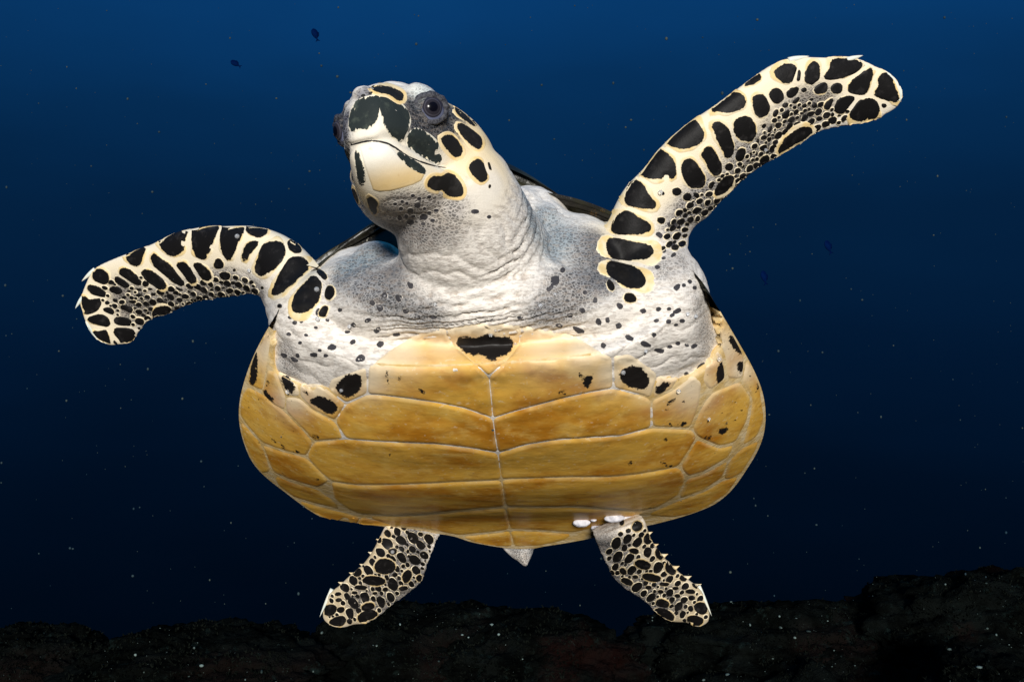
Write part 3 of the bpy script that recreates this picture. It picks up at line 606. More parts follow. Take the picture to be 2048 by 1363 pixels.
LF = zoomed(130, 420, 3.593, [
 [(205,470),(215,435),(260,425),(310,460),(315,500),(300,530),(250,520),(215,500)],
 [(395,450),(405,425),(440,420),(490,450),(545,510),(545,540),(500,530),(450,500),(405,470)],
 [(360,480),(380,478),(440,510),(470,545),(440,560),(390,540),(365,510)],
 [(320,565),(340,550),(390,550),(418,580),(400,605),(350,600),(325,585)],
 [(165,545),(190,540),(250,560),(295,590),(290,625),(240,620),(185,590)],
 [(110,640),(130,625),(155,630),(175,655),(210,645),(260,635),(250,690),(210,735),(160,745),(120,715)],
 [(160,780),(220,750),(290,760),(325,800),(310,835),(250,820),(190,800)],
 [(190,855),(230,880),(300,860),(310,900),(325,975),(280,950),(220,900)],
 [(350,860),(400,845),(480,855),(505,890),(510,930),(480,960),(420,960),(380,910)],
 [(350,800),(370,765),(440,770),(480,800),(470,830),(390,830)],
 [(345,930),(375,950),(380,970),(350,960)], [(265,715),(300,695),(345,710),(355,750),(310,740)], [(280,670),(300,645),(330,670),(300,685)], [(335,640),(360,630),(385,650),(365,665)],
 [(445,330),(470,290),(530,260),(580,250),(570,300),(550,340),(545,380),(510,400),(460,370)],
 [(680,200),(720,150),(800,120),(860,110),(880,125),(870,180),(850,200),(860,220),(830,240),(860,260),(840,290),(800,320),(750,315),(700,270)],
 [(630,310),(680,350),(760,400),(790,450),(840,500),(855,540),(820,540),(760,490),(690,440),(635,380)],
 [(555,440),(600,430),(650,460),(700,500),(730,545),(710,565),(660,555),(600,510),(560,470)],
 [(800,385),(860,375),(890,410),(920,460),(950,510),(930,525),(890,510),(840,450)],
 [(925,385),(970,380),(1020,420),(1055,470),(1040,505),(990,490),(950,440)],
 [(920,130),(1000,110),(1105,110),(1090,150),(1065,190),(1060,240),(1030,250),(1040,290),(1010,310),(1015,345),(980,345),(940,310),(925,230)],
 [(1120,140),(1180,115),(1285,115),(1270,170),(1225,250),(1220,290),(1195,320),(1185,360),(1150,320),(1130,250)],
 [(1070,405),(1100,335),(1140,380),(1140,410),(1100,420)], [(1105,460),(1140,445),(1190,455),(1180,495),(1140,500)],
 [(1280,330),(1300,260),(1350,225),(1395,230),(1360,280),(1320,320),(1300,370),(1285,365)],
 [(1375,430),(1400,340),(1430,245),(1550,235),(1575,280),(1570,330),(1530,390),(1480,430),(1410,470)],
 [(1495,600),(1520,540),(1570,430),(1620,350),(1690,340),(1750,400),(1720,450),(1660,490),(1650,520),(1600,550),(1570,580),(1510,610)],
 [(1640,680),(1670,600),(1730,540),(1790,470),(1840,520),(1825,620),(1800,670),(1740,720),(1680,735),(1645,710)],
 [(1300,150),(1310,115),(1400,105),(1465,150),(1420,190),(1370,190)], [(1600,220),(1640,225),(1710,300),(1650,310),(1610,280)],
 [(1800,430),(1840,430),(1885,480),(1880,505),(1840,490)], [(1870,590),(1890,545),(1930,555),(1940,600),(1910,645),(1875,630)], [(1820,750),(1850,700),(1885,685),(1890,720),(1860,775)],
 [(1525,690),(1540,672),(1558,690),(1540,705)], [(780,540),(830,560),(865,580),(820,580)],
 [(630,740),(660,700),(730,690),(770,710),(740,760),(690,780),(640,770)], [(780,700),(810,690),(830,700),(800,730)], [(500,785),(540,775),(575,800),(555,830),(515,820)],
 [(505,570),(530,555),(560,575),(530,585)], [(495,610),(530,595),(570,610),(530,625)], [(390,690),(430,680),(490,700),(480,740),(420,720)], [(400,625),(430,612),(450,625),(420,640)], [(440,580),(460,570),(480,580),(460,592)], [(590,565),(615,555),(640,570),(610,580)], [(610,600),(640,592),(660,605),(630,618)], [(440,655),(490,645),(530,655),(480,672)], [(330,610),(355,600),(380,612),(350,622)], [(510,840),(540,835),(560,855),(535,862)], [(380,735),(430,735),(460,752),(410,752)], [(1320,515),(1345,500),(1360,525),(1335,535)], [(1405,555),(1420,545),(1430,560),(1415,570)], [(1205,430),(1220,415),(1230,435),(1215,445)], [(520,885),(545,880),(545,895)], [(585,740),(600,725),(610,740),(595,752)], [(860,670),(900,655),(930,665),(890,690)]])
HL = zoomed(600, 1000, 2.381, [
 [(400,160),(415,135),(435,165),(425,180)], [(410,115),(440,118),(445,135),(425,132)], [(480,120),(510,125),(500,145),(485,140)], [(365,190),(380,165),(390,190),(380,210)], [(310,270),(330,245),(342,270),(320,290)], [(250,345),(270,320),(295,330),(290,355),(265,360)], [(195,385),(215,368),(232,372),(215,390)],
 [(415,240),(440,228),(465,235),(445,260)], [(355,320),(375,285),(410,278),(450,300),(445,335),(410,345),(375,340)], [(295,380),(320,362),(370,362),(410,380),(385,400),(330,398)], [(250,410),(280,402),(330,412),(300,425)], [(240,435),(265,430),(280,440),(255,445)],
 [(485,370),(500,335),(525,330),(530,360),(505,395)], [(435,355),(455,340),(468,350),(450,365)], [(550,370),(565,350),(580,360),(570,390)], [(465,420),(490,405),(520,412),(490,430)], [(455,470),(480,445),(530,435),(510,465),(470,480)],
 [(290,510),(310,490),(350,487),(355,510),(310,525)], [(275,555),(300,530),(350,520),(370,545),(340,575),(290,580)], [(110,520),(135,495),(175,500),(165,540),(125,545)], [(170,525),(190,505),(215,510),(200,535)], [(140,575),(170,555),(215,550),(215,580),(180,600),(150,595)], [(220,575),(235,560),(250,570),(240,590)],
 [(160,445),(180,435),(205,440),(180,455)], [(165,475),(185,462),(205,470),(185,482)], [(340,440),(360,432),(372,440),(355,448)], [(390,420),(415,410),(420,425),(400,432)], [(505,240),(515,232),(520,245),(510,250)], [(480,310),(495,300),(500,315),(488,322)]])
HRt = zoomed(600, 1000, 2.381, [
 [(1580,130),(1600,100),(1630,110),(1620,140),(1595,145)], [(1522,110),(1535,90),(1545,105),(1535,125)], [(1635,180),(1655,150),(1675,180),(1665,205),(1645,205)], [(1690,250),(1700,220),(1722,240),(1725,280),(1705,275)],
 [(1740,330),(1745,290),(1768,300),(1790,340),(1775,355)], [(1805,375),(1815,350),(1840,370),(1835,385)], [(1860,395),(1880,395),(1900,415),(1885,420)], [(1560,235),(1590,225),(1620,240),(1600,255)], [(1590,295),(1620,280),(1670,300),(1660,325),(1620,320)], [(1625,355),(1660,345),(1730,370),(1700,385),(1650,375)],
 [(1700,395),(1740,388),(1770,400),(1730,405)], [(1520,330),(1540,315),(1560,350),(1535,350)], [(1520,375),(1550,365),(1590,390),(1570,405)], [(1475,335),(1490,330),(1500,350),(1485,355)], [(1695,490),(1710,465),(1760,485),(1750,510),(1710,505)], [(1690,530),(1700,512),(1750,520),(1785,555),(1760,575),(1710,560)],
 [(1875,510),(1890,485),(1930,490),(1938,530),(1905,540)], [(1840,560),(1870,545),(1920,560),(1910,590),(1860,590)], [(1845,515),(1860,495),(1874,515),(1865,530)], [(1830,430),(1860,420),(1890,435),(1860,445)], [(1845,460),(1870,450),(1885,465),(1860,475)], [(1765,415),(1790,408),(1810,415),(1785,425)], [(1818,570),(1835,558),(1842,580)],
 [(1580,360),(1600,352),(1615,365),(1595,372)], [(1640,410),(1665,402),(1680,415),(1655,422)], [(1700,430),(1720,422),(1735,435),(1715,442)], [(1780,450),(1800,442),(1815,455),(1795,462)]])
# small dark spots on the chest and at the limb roots
SPOTS = [ell_poly(q[0], q[1], q[2] * .86, q[3] * .8, q[4] if len(q) > 4 else .0, 10, .32) for q in [
 (1346,490,7,8), (1354,472,6,6), (1319,470,9,6,.6), (1350,450,7,7), (1340,448,6,6), (1368,457,5,4), (1326,502,8,4), (1346,510,7,4,-.6), (1328,516,5,3), (1315,534,6,5), (1379,563,5,5), (1354,575,9,6,-.8), (1367,570,4,4), (1389,575,5,5), (1338,617,5,4), (1354,622,9,6,-.5), (1345,629,7,5,-.3), (1337,643,6,5), (1313,641,6,4), (1364,641,6,4), (1352,649,4,3), (1286,621,8,5,-.3), (1317,618,6,5,-.3), (1259,676,10,6,.3), (1291,688,12,6,.4), (1318,700,11,6,.2), (1339,693,6,4), (1355,686,5,4), (1374,690,5,4), (1388,692,7,5,-.4), (1308,669,5,6), (1237,651,7,7,.4), (1215,639,5,7,-.4), (1197,644,7,10,-.5), (1239,612,6,9,-.4), (1403,734,8,13,.7), (1372,747,5,4), (1156,659,14,7,.45), (1207,691,7,5,.5), (1118,651,8,5), (1262,598,9,6),
 (559,612,5,5), (580,635,5,4), (603,643,4,3), (638,624,6,10,.5), (664,694,10,7,-.4), (628,709,9,6), (652,711,6,4), (706,684,6,5,-.4), (760,688,7,10,.7), (793,668,8,5), (720,717,10,8,-.5), (755,660,9,7,-.6), (707,649,7,6), (694,663,6,3), (590,645,5,4), (568,710,8,6,.4), (588,718,9,5,.4), (595,710,5,6), (737,640,8,6,-.5), (640,700,4,3), (612,670,5,3,.3), (578,668,6,4), (600,685,5,3), (632,655,4,3), (655,640,4,4), (680,620,5,5), (760,615,8,8), (798,595,7,9), (820,570,6,9,-.4), (770,590,7,7), (835,634,8,6), (812,622,7,7), (865,633,9,5), (745,605,6,8), (1140,630,6,6), (1165,620,7,6), (1110,560,10,14,.6), (1100,575,6,10,.5), (1125,540,6,7), (1190,600,6,7), (1170,585,5,5), (1040,635,7,4)]]
CHIN = [ell_poly(640 + x / 4.26, 140 + y / 4.26, rx, ry) for x, y, rx, ry in ((830,1150,6,6), (770,1195,6,5), (885,1250,8,6), (770,1295,8,5), (690,1180,4,4), (735,1245,4,4), (795,1245,4,3), (740,1135,3,3), (930,1215,4,3), (990,1195,5,3), (790,1070,4,3), (845,1095,4,3), (890,1180,3,3), (680,1260,4,5), (930,1080,4,3), (640,1140,4,3), (960,1280,5,3), (1320,1205,8,4), (880,1310,5,3), (700,1120,3,3), (1440,1250,4,3))]
HEADP = zoomed(640, 140, 4.26, [
 [(1035,580),(1080,555),(1140,570),(1180,620),(1215,690),(1190,735),(1150,740),(1090,680),(1040,620)],
 [(1170,460),(1220,460),(1300,520),(1360,570),(1380,620),(1360,680),(1310,650),(1240,590),(1180,510)],
 [(1145,320),(1190,320),(1270,380),(1330,440),(1335,490),(1270,450),(1180,390)],
 [(1270,820),(1310,770),(1370,765),(1400,830),(1425,920),(1390,960),(1340,930),(1280,860)],
 [(1425,770),(1445,790),(1465,860),(1445,860)],
 [(1435,985),(1450,970),(1460,990),(1440,1015)],
 [(420,145),(530,135),(640,165),(700,200),(710,240),(690,270),(640,240),(580,200),(490,190)],
 [(920,980),(930,940),(970,905),(1040,920),(1080,885),(1130,890),(1190,960),(1220,1030),(1200,1075),(1140,1070),(1080,1060),(1050,1010),(1000,1020),(950,1010)],
 [(400,1060),(450,1090),(490,1120),(490,1150),(475,1160),(485,1200),(465,1235),(430,1180),(405,1100)]])
BEAKP = zoomed(640, 140, 4.26, [
 [(262,500),(272,380),(310,290),(360,258),(450,236),(498,224),(503,300),(490,390),(435,470),(395,490),(360,475),(300,510)],
 [(508,224),(600,255),(690,300),(755,400),(745,510),(692,600),(640,580),(600,525),(560,470),(535,380),(512,320)],
 [(745,570),(800,505),(880,540),(960,590),(1010,660),(970,700),(1020,740),(1010,790),(920,750),(830,690),(760,640)]])
JAWP = zoomed(640, 140, 4.26, [
 [(655,695),(690,720),(760,760),(830,800),(890,850),(890,880),(830,860),(760,820),(720,780),(680,740)],
 [(308,720),(325,670),(345,760),(375,880),(375,955),(350,965),(322,880)]])
def scales(polys, margin, H, bevel, mat, name='scale', parent=body, gap=1.6, step=4.5, grid=6, mirror=(), collect=None, grow=2.6):
    for i, (o, r) in enumerate(expand(polys, margin, gap, step, grow)):
        build_plate(name, o, [r], mat, parent, body_bvh, H, bevel, grid, collect=collect)
        if i in mirror: build_plate(name, o, [r], mat, parent, body_bvh, H, bevel, grid, mirror=True)
def fill(outline, polys, rmin, rmax, gap, ang, seed):
    "small scales packed into the gaps that the traced ones leave"
    outline = np.array(outline, float); lo, hi = outline.min(0), outline.max(0); rg = np.random.default_rng(seed)
    P = np.array([(x, y) for x in np.arange(lo[0], hi[0], 4.0) for y in np.arange(lo[1], hi[1], 4.0)]) + rg.uniform(-1.5, 1.5, (len(np.arange(lo[0], hi[0], 4.0)) * len(np.arange(lo[1], hi[1], 4.0)), 2))
    e = -psd(P, outline); P, e = P[e > rmin], e[e > rmin]; d = np.minimum(np.min([psd(P, p) for p in polys], 0), e + 1.0); out = []
    while True:
        k = int(d.argmax()); r = min(d[k] - gap, rmax * rg.uniform(.75, 1))
        if r < rmin: break
        c = P[k]; a = ang + rg.uniform(-.3, .3); q = np.linspace(0, 2 * math.pi, 8, endpoint=False); rr = r * rg.uniform(.8, 1.15, 8)
        pts = np.stack((np.cos(q) * rr * 1.3, np.sin(q) * rr * .92), 1) @ np.array([[math.cos(a), math.sin(a)], [-math.sin(a), math.cos(a)]]) + c; out.append([tuple(p) for p in pts])
        d = np.minimum(d, np.hypot(*(P - c).T) - r)
    return out
small = []
OUT_R = [(1318, 505), (1332, 455), (1350, 420), (1395, 392), (1440, 350), (1480, 318), (1530, 258), (1560, 212), (1620, 196), (1680, 205), (1728, 240), (1660, 253), (1600, 288), (1510, 342), (1438, 410), (1382, 455), (1372, 500)]
OUT_L = [(530, 592), (500, 556), (450, 540), (400, 560), (340, 566), (270, 548), (205, 560), (195, 600), (235, 632), (262, 655), (299, 643), (386, 606), (495, 588)]
OUT_HL = [(778, 1052), (742, 1112), (702, 1152), (660, 1190), (650, 1235), (690, 1248), (752, 1230), (818, 1180), (842, 1158), (862, 1100), (872, 1068)]
OUT_HR = [(1284, 1040), (1322, 1110), (1370, 1156), (1408, 1190), (1416, 1235), (1390, 1248), (1340, 1236), (1282, 1192), (1230, 1150), (1212, 1112), (1215, 1075)]
for outl, pol, rmin, rmax, gap, ang, sd_ in ((OUT_R, RF1 + RF2, 2.4, 8, 1.4, -.6, 1), (OUT_L, LF, 2.2, 7, 1.4, .3, 2), (OUT_HL, HL, 2.4, 11, 1.5, .9, 3), (OUT_HR, HRt, 2.4, 11, 1.5, -.9 + math.pi, 4)):
    scales(fill(outl, pol, rmin, rmax, gap, ang, sd_), 1.6, .0005, 1.0, SCALE, grid=6, step=3.5, gap=.8, collect=small, grow=.8)
if small:
    vs, fs, a1, a2 = [], [], [], []
    for o_, f_, s_, e_ in small:
        b0 = len(vs); vs += o_; fs += [tuple(i + b0 for i in f) for f in f_]; a1 += list(s_); a2 += list(e_)
    so = mesh_obj('small_scales', vs, fs, SCALE, body); fattr(so.data, 'sd', a1); fattr(so.data, 'edge', a2); fattr(so.data, 'rag', np.full(len(vs), .35)); tag(so, 'small dark scales packed between the large ones', kind='stuff')
scales(RF1 + RF2, 20, .0007, 4, SCALE, gap=2.5, grow=4.6); scales(LF, 18, .0007, 4, SCALE, gap=2.5, grow=4.0)
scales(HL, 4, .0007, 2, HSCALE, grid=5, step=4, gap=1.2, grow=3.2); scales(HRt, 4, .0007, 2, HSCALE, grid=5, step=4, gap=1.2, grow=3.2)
scales(SPOTS, 1.5, .0002, 1.2, SPOT, grid=5, step=3.5, grow=.3); scales(CHIN, 1.2, .0002, 1.0, SPOT, grid=4, step=3, grow=.3)
scales(HEADP, 9, .00025, 3, HEADS, grid=5, step=4, gap=1.0, mirror=(0, 1, 2, 3, 4))
scales(BEAKP, 4, .0002, 2, BEAKD, 'beak_plate', grid=5, step=4, mirror=(2,), grow=3.4); jaw_out = resample(zoomed(640, 140, 4.26, [[(325,655),(380,628),(480,612),(575,628),(635,672),(690,745),(790,830),(905,885),(870,950),(800,985),(700,1015),(600,1040),(500,1045),(445,1030),(400,900),(360,780)]])[0], 5)
lb = build_plate('lower_beak', jaw_out, [], BEAKL, body, body_bvh, .0005, 4, 6, extra={'pale': lambda P: smooth(372, 300, P[:, 1] + (P[:, 0] - 780) * .25)}); tag(lb, 'smooth ivory lower beak')
scales(JAWP, 3, .0008, 2, BEAKD, 'beak_plate', grid=4, step=4)

# ------------------------------------------------------------------ horny scutes of the plastron and the rim
MID = [(978, 752), (982, 780), (986, 836), (992, 870), (996, 905), (1003, 958), (1011, 1012), (1020, 1057), (1028, 1092)]
SC_POLY = {
 'g': ([(890,655),(940,648),(1000,646),(1046,650),(1036,695),(1008,725),(978,752),(945,722),(905,690)], 'c'),
 'l1': ([(737,733),(778,701),(834,667),(890,655),(905,690),(945,722),(978,752),(982,790),(986,836),(928,815),(872,804),(816,796),(759,789),(735,788)], 'c'),
 'r1': ([(978,752),(1008,725),(1036,695),(1046,650),(1147,670),(1203,704),(1224,712),(1226,776),(1184,783),(1128,795),(1072,810),(1015,826),(986,836),(982,790)], 'c'),
 'l2': ([(735,788),(759,789),(816,796),(872,804),(928,815),(986,836),(990,870),(996,905),(947,896),(872,887),(797,884),(741,881),(692,877),(670,842),(692,808)], 'c'),
 'r2': ([(986,836),(1015,826),(1072,810),(1128,795),(1184,783),(1226,776),(1285,791),(1302,798),(1302,855),(1241,871),(1166,875),(1110,879),(1054,888),(996,905),(990,870)], 'c'),
 'l3': ([(628,883),(692,877),(741,881),(797,884),(872,887),(947,896),(996,905),(999,930),(1003,959),(909,963),(834,967),(778,969),(714,969),(662,962),(634,938),(613,912)], 'c'),
 'r3': ([(996,905),(1054,888),(1110,879),(1166,875),(1241,871),(1302,855),(1383,858),(1394,874),(1357,933),(1334,937),(1278,947),(1222,953),(1147,953),(1016,957),(1003,959),(999,930)], 'c'),
 'l4': ([(662,962),(714,969),(778,969),(834,967),(909,963),(1003,959),(1011,1012),(909,1021),(853,1027),(797,1030),(722,1028),(699,1020),(668,997)], 'c'),
 'r4': ([(1003,959),(1016,957),(1147,953),(1222,953),(1278,947),(1334,937),(1357,933),(1372,954),(1357,990),(1315,1015),(1282,1021),(1210,1016),(1147,1012),(1072,1013),(1011,1012)], 'c'),
 'l5': ([(722,1030),(797,1032),(853,1029),(909,1023),(1011,1014),(1016,1035),(1020,1058),(999,1062),(917,1070),(857,1058),(780,1050)], 'c'),
 'r5': ([(1011,1014),(1072,1015),(1147,1014),(1210,1018),(1282,1023),(1250,1040),(1190,1055),(1147,1065),(1080,1060),(1020,1058)], 'c'),
 'l6': ([(920,1072),(999,1064),(1020,1060),(1026,1093),(985,1092),(955,1086)], 'c'), 'r6': ([(1020,1060),(1080,1062),(1147,1067),(1130,1080),(1080,1091),(1028,1093)], 'c'),
 'li1': ([(662,757),(733,733),(735,787),(692,806),(655,777)], 'e'), 'li2': ([(600,766),(636,766),(655,777),(692,808),(670,841),(625,818),(599,792)], 'e'),
 'li3': ([(572,792),(600,795),(625,818),(670,842),(690,877),(628,882),(610,862),(571,822)], 'e'), 'li0': ([(554,742),(569,746),(596,766),(601,793),(572,791),(557,762)], 'e'),
 'lm1': ([(535,738),(554,744),(572,792),(570,820),(546,810),(524,787)], 'e'), 'lm0': ([(535,660),(543,672),(540,694),(526,782),(495,768),(499,735),(514,694)], 'e'),
 'lm2': ([(495,772),(525,787),(570,822),(610,864),(627,884),(613,912),(565,900),(524,885),(500,858),(480,832),(481,795)], 'e'), 'lm3': ([(524,888),(565,902),(613,914),(660,961),(636,975),(584,960),(546,945)], 'e'),
 'lo2': ([(480,838),(500,860),(523,887),(543,943),(521,947),(499,911),(485,877)], 'e'), 'lm4': ([(546,948),(584,963),(636,978),(664,997),(684,1019),(640,1009),(587,994),(555,970)], 'e'),
 'lm5': ([(587,997),(640,1012),(692,1025),(722,1034),(714,1049),(687,1050),(640,1033)], 'e'), 'lm6': ([(722,1032),(780,1046),(840,1056),(760,1052),(712,1050)], 'e'),
 'ri1': ([(1227,712),(1259,706),(1315,746),(1312,761),(1301,796),(1285,790),(1228,775)], 'e'), 'ri2': ([(1315,750),(1345,757),(1358,753),(1345,777),(1305,797)], 'e'),
 'ri3': ([(1304,800),(1345,780),(1386,750),(1404,764),(1398,810),(1381,856),(1304,853)], 'e'), 'rm1': ([(1412,727),(1435,697),(1446,712),(1451,757),(1420,781),(1405,762)], 'e'),
 'rm0': ([(1439,617),(1460,658),(1489,712),(1486,757),(1455,757),(1450,712),(1439,684)], 'e'), 'rm2': ([(1405,810),(1424,784),(1480,762),(1502,796),(1495,839),(1472,884),(1439,892),(1396,874),(1384,858)], 'e'),
 'ro2': ([(1493,714),(1518,763),(1529,839),(1513,875),(1484,892),(1498,843),(1505,798),(1484,761)], 'e'), 'rm3': ([(1394,878),(1439,896),(1469,888),(1458,914),(1405,944),(1375,953),(1361,933)], 'e'),
 'ro3': ([(1483,896),(1519,879),(1511,903),(1483,947),(1456,960),(1446,957),(1460,918)], 'e'), 'rm4': ([(1375,956),(1405,948),(1457,920),(1445,955),(1409,979),(1358,998),(1361,985)], 'e'), 'rm5': ([(1356,1001),(1409,982),(1446,960),(1480,950),(1455,987),(1400,1023),(1345,1035),(1290,1030),(1318,1017)], 'e')}
z6 = lambda P: [(460 + x / 2.672, 600 + y / 2.672) for x, y in P]
z7 = lambda P: [(960 + x / 2.673, 600 + y / 2.673) for x, y in P]
BLOT = [[(912,672),(930,668),(950,676),(975,664),(1000,672),(1018,668),(1030,685),(1018,712),(996,716),(982,728),(970,712),(940,712),(918,698)],
 z6([(560,460),(610,405),(640,390),(700,390),(710,430),(700,480),(640,520),(600,510)]), z6([(420,530),(480,500),(520,520),(578,550),(575,590),(540,610),(490,580),(440,550)]), z6([(275,410),(300,400),(355,450),(350,490),(320,495),(285,450)]), z6([(390,480),(405,475),(425,495),(410,508)]),
 z6([(195,425),(210,420),(215,445),(200,455)]), z6([(178,480),(200,470),(215,510),(245,520),(240,545),(205,530),(180,500)]), z6([(120,320),(140,250),(155,300),(150,420),(130,460),(105,440),(115,380)]), z6([(905,395),(920,400),(910,428),(900,420)]), z6([(1003,468),(1020,465),(1055,490),(1045,498),(1015,490)]), z6([(438,712),(460,712),(485,730),(470,738),(445,728)]), z6([(850,820),(860,815),(858,828)]), z6([(280,918),(292,925),(310,948),(295,945)]), z6([(462,945),(480,950),(470,962)]), z6([(270,760),(295,775),(300,798),(280,785)]), z6([(220,735),(235,740),(255,760),(235,755)]), z6([(335,795),(375,800),(380,812),(345,808)]), z6([(850,362),(842,400),(855,450),(845,455),(832,400),(840,360)]), z6([(205,190),(222,130),(228,170),(210,210)]),
 z7([(740,385),(780,350),(850,345),(900,400),(905,450),(870,478),(800,460),(755,430)]), z7([(930,480),(960,440),(1020,428),(1000,470),(950,502),(932,500)]), z7([(1255,390),(1280,320),(1300,340),(1312,400),(1285,455),(1265,440)]), z7([(1370,330),(1400,320),(1410,360),(1385,395),(1372,370)]), z7([(545,410),(600,385),(605,410),(585,440),(590,465),(560,470),(550,435)]), z7([(528,385),(540,380),(543,410),(530,415)]), z7([(410,490),(440,470),(470,490),(455,500),(425,502)]), z7([(990,545),(1010,525),(1050,520),(1040,535),(1010,550),(995,560)]), z7([(1075,535),(1105,522),(1100,538),(1082,545)]), z7([(1055,655),(1105,640),(1108,655),(1085,670),(1060,668)]), z7([(1005,655),(1018,650),(1030,675),(1015,672)]), z7([(990,580),(1005,575),(1000,588)]), z7([(1265,690),(1320,672),(1325,690),(1295,718),(1275,712)]), z7([(1190,735),(1230,710),(1240,725),(1200,755)]), z7([(790,860),(815,845),(805,875),(792,880)]), z7([(985,882),(1030,868),(1025,885),(1000,892)]), z7([(955,862),(985,853),(980,866)]), z7([(1320,200),(1340,180),(1380,230),(1400,290),(1370,280),(1340,240)]), z7([(1470,450),(1490,440),(1485,480),(1475,475)]), z7([(890,1108),(920,1095),(915,1108)]), z7([(1300,660),(1315,640),(1318,665)]), z7([(980,735),(995,725),(998,745),(985,750)])]
blots = [resample(b, 5, 1) for b in BLOT]; bctr = np.array([b.mean(0) for b in blots])
PALE = [(890,660,60), (800,690,60), (1090,665,70), (1170,690,60), (1220,740,40), (740,750,45), (640,775,40), (590,790,40), (1300,755,45), (1380,770,50), (980,655,60), (760,720,50), (540,700,40), (1440,690,45), (1480,740,30)]
def pale_fn(P): return np.clip(np.maximum(.92 * np.exp(-(np.maximum(P[:, 1] - np.interp(P[:, 0], BND[:, 0], BND[:, 1], left=0, right=0), 0) / 26.) ** 1.5), np.max([.85 * np.exp(-((P[:, 0] - x) ** 2 + (P[:, 1] - y) ** 2) / (r * r)) for x, y, r in PALE], 0)), 0, 1)
def fleck_fn(P): return np.clip(smooth(300, 480, np.abs(P[:, 0] - 1000)) * smooth(960, 880, P[:, 1]), 0, 1)
for nm, (poly, kind) in SC_POLY.items():
    r = resample(poly, 7, 0); r = (np.roll(r, 1, 0) + 2 * r + np.roll(r, -1, 0)) / 4
    o = r + outn(r) * .5; big = kind == 'c'
    sp_ = [b for b, c in zip(blots, bctr) if psd(c, o)[0] < 14]
    build_plate('scute', o, sp_, SCUTE, plastron, plas_bvh if o[:, 1].mean() > (800 if kind == 'e' else 990) else comb_bvh, .0013 if big else .0011, 4.5, 9 if big else 7, lead=0, tol=.35, extra={'pale': pale_fn, 'fleck': fleck_fn})

# ------------------------------------------------------------------ eyes
def eye_material():
    m, t, b = new_mat('eye_ball'); k = NB(t); r = k.attr('ring')      # angle from the eye's axis, radians
    rr = k.math('ADD', r, k.math('MULTIPLY', k.math('SUBTRACT', k.noise(900, 2), .5), .05))
    c = k.mix(k.ramp(rr, .27, .33), (.003, .003, .006), (.022, .020, .026))
    c = k.mix(k.math('MULTIPLY', k.ramp(rr, .46, .52), k.ramp(rr, .60, .54)), c, (.055, .052, .066))
    c = k.mix(k.ramp(rr, .60, .66), c, (.030, .028, .042))
    c = k.mix(k.math('MULTIPLY', k.ramp(rr, .62, .74), k.attr('low')), c, (.17, .19, .29))
    t.links.new(c, b.inputs['Base Color']); b.inputs['Roughness'].default_value = .16; b.inputs['Specular IOR Level'].default_value = .12
    return m
EYEM = eye_material(); LIDM = plain_mat('eyelid_skin', (.022, .022, .027), (.075, .075, .085), 700, .6, .2, .0006, 500); NOST = plain_mat('nostril_dark', (.01, .01, .012), (.03, .03, .03), 200, .6, .2)
el, en = cast(868, 214, body_bvh); eloc = W2H(np.array(el)[None])[0]; ed_ = HR.T @ np.array((-.02, .10, -1.0)); eax = np.array((en.x, en.z, en.y)); eax = HR.T @ eax
eax = eax * .72 + ed_ / np.linalg.norm(ed_) * .28; eax /= np.linalg.norm(eax)
for s in (1, -1):
    a = eax * (1, s, 1); c0 = eloc * (1, s, 1); wa = Vector((C2Wm @ HR) @ a).normalized(); R_ = .0118; ctr = Vector(H2W((c0 - a * .0100 - np.array((0, s * .0015, 0)))[None])[0])
    up = Vector((C2Wm @ HR) @ np.array((.15, 0, 1.0))); up = (up - wa * up.dot(wa)).normalized(); sx = up.cross(wa)
    vs, fs, ring, low = [], [], [], []
    nu, nw = 40, 26
    for i in range(nw + 1):
        th = .001 + (math.pi * .62) * i / nw
        for j in range(nu):
            q = 2 * math.pi * j / nu; d = wa * math.cos(th) + (sx * math.cos(q) + up * math.sin(q)) * math.sin(th)
            vs.append(ctr + d * R_ * (1.03 if th < .5 else 1.0 + .03 * max(0, (.7 - th) / .2))); ring.append(th * 1.0); low.append(float(smooth(.25, -.5, math.sin(q))))
    for i in range(nw):
        for j in range(nu): fs.append((i * nu + j, i * nu + (j + 1) % nu, (i + 1) * nu + (j + 1) % nu, (i + 1) * nu + j))
    fs = [f[::-1] for f in fs]
    eo = mesh_obj('eye', vs, fs, EYEM, turtle); fattr(eo.data, 'ring', ring); fattr(eo.data, 'low', low)
    # eyelids: a scaly rolled rim, higher above than below, drawn towards the corners
    vs, fs, n1, n2 = [], [], 56, 10
    for i in range(n1):
        q = 2 * math.pi * i / n1; wv = 1 + .10 * math.sin(9 * q + s) + .06 * math.sin(17 * q)
        rad = sx * (math.cos(q) * .0112) + up * (math.sin(q) * (.0088 if math.sin(q) > 0 else .0098)); o_ = rad.normalized()
        for j in range(n2):
            p_ = 2 * math.pi * j / n2; rr = .0019 * wv * (1.5 if math.sin(q) > 0 else 1.0)
            vs.append(ctr + wa * (.0068 - .0020 * abs(math.cos(q)) + rr * math.sin(p_)) + rad + o_ * rr * math.cos(p_) * 1.3)
    for i in range(n1):
        for j in range(n2): fs.append((i * n2 + j, ((i + 1) % n1) * n2 + j, ((i + 1) % n1) * n2 + (j + 1) % n2, i * n2 + (j + 1) % n2))
    mesh_obj('eyelid', vs, fs, LIDM, eo)
for x, y in ((726, 191), (741, 186)):
    build_plate('nostril', resample(ell_poly(x, y, 5.5, 3.6, -.3), 2.5), [], NOST, body, body_bvh, .0003, 1, 3)

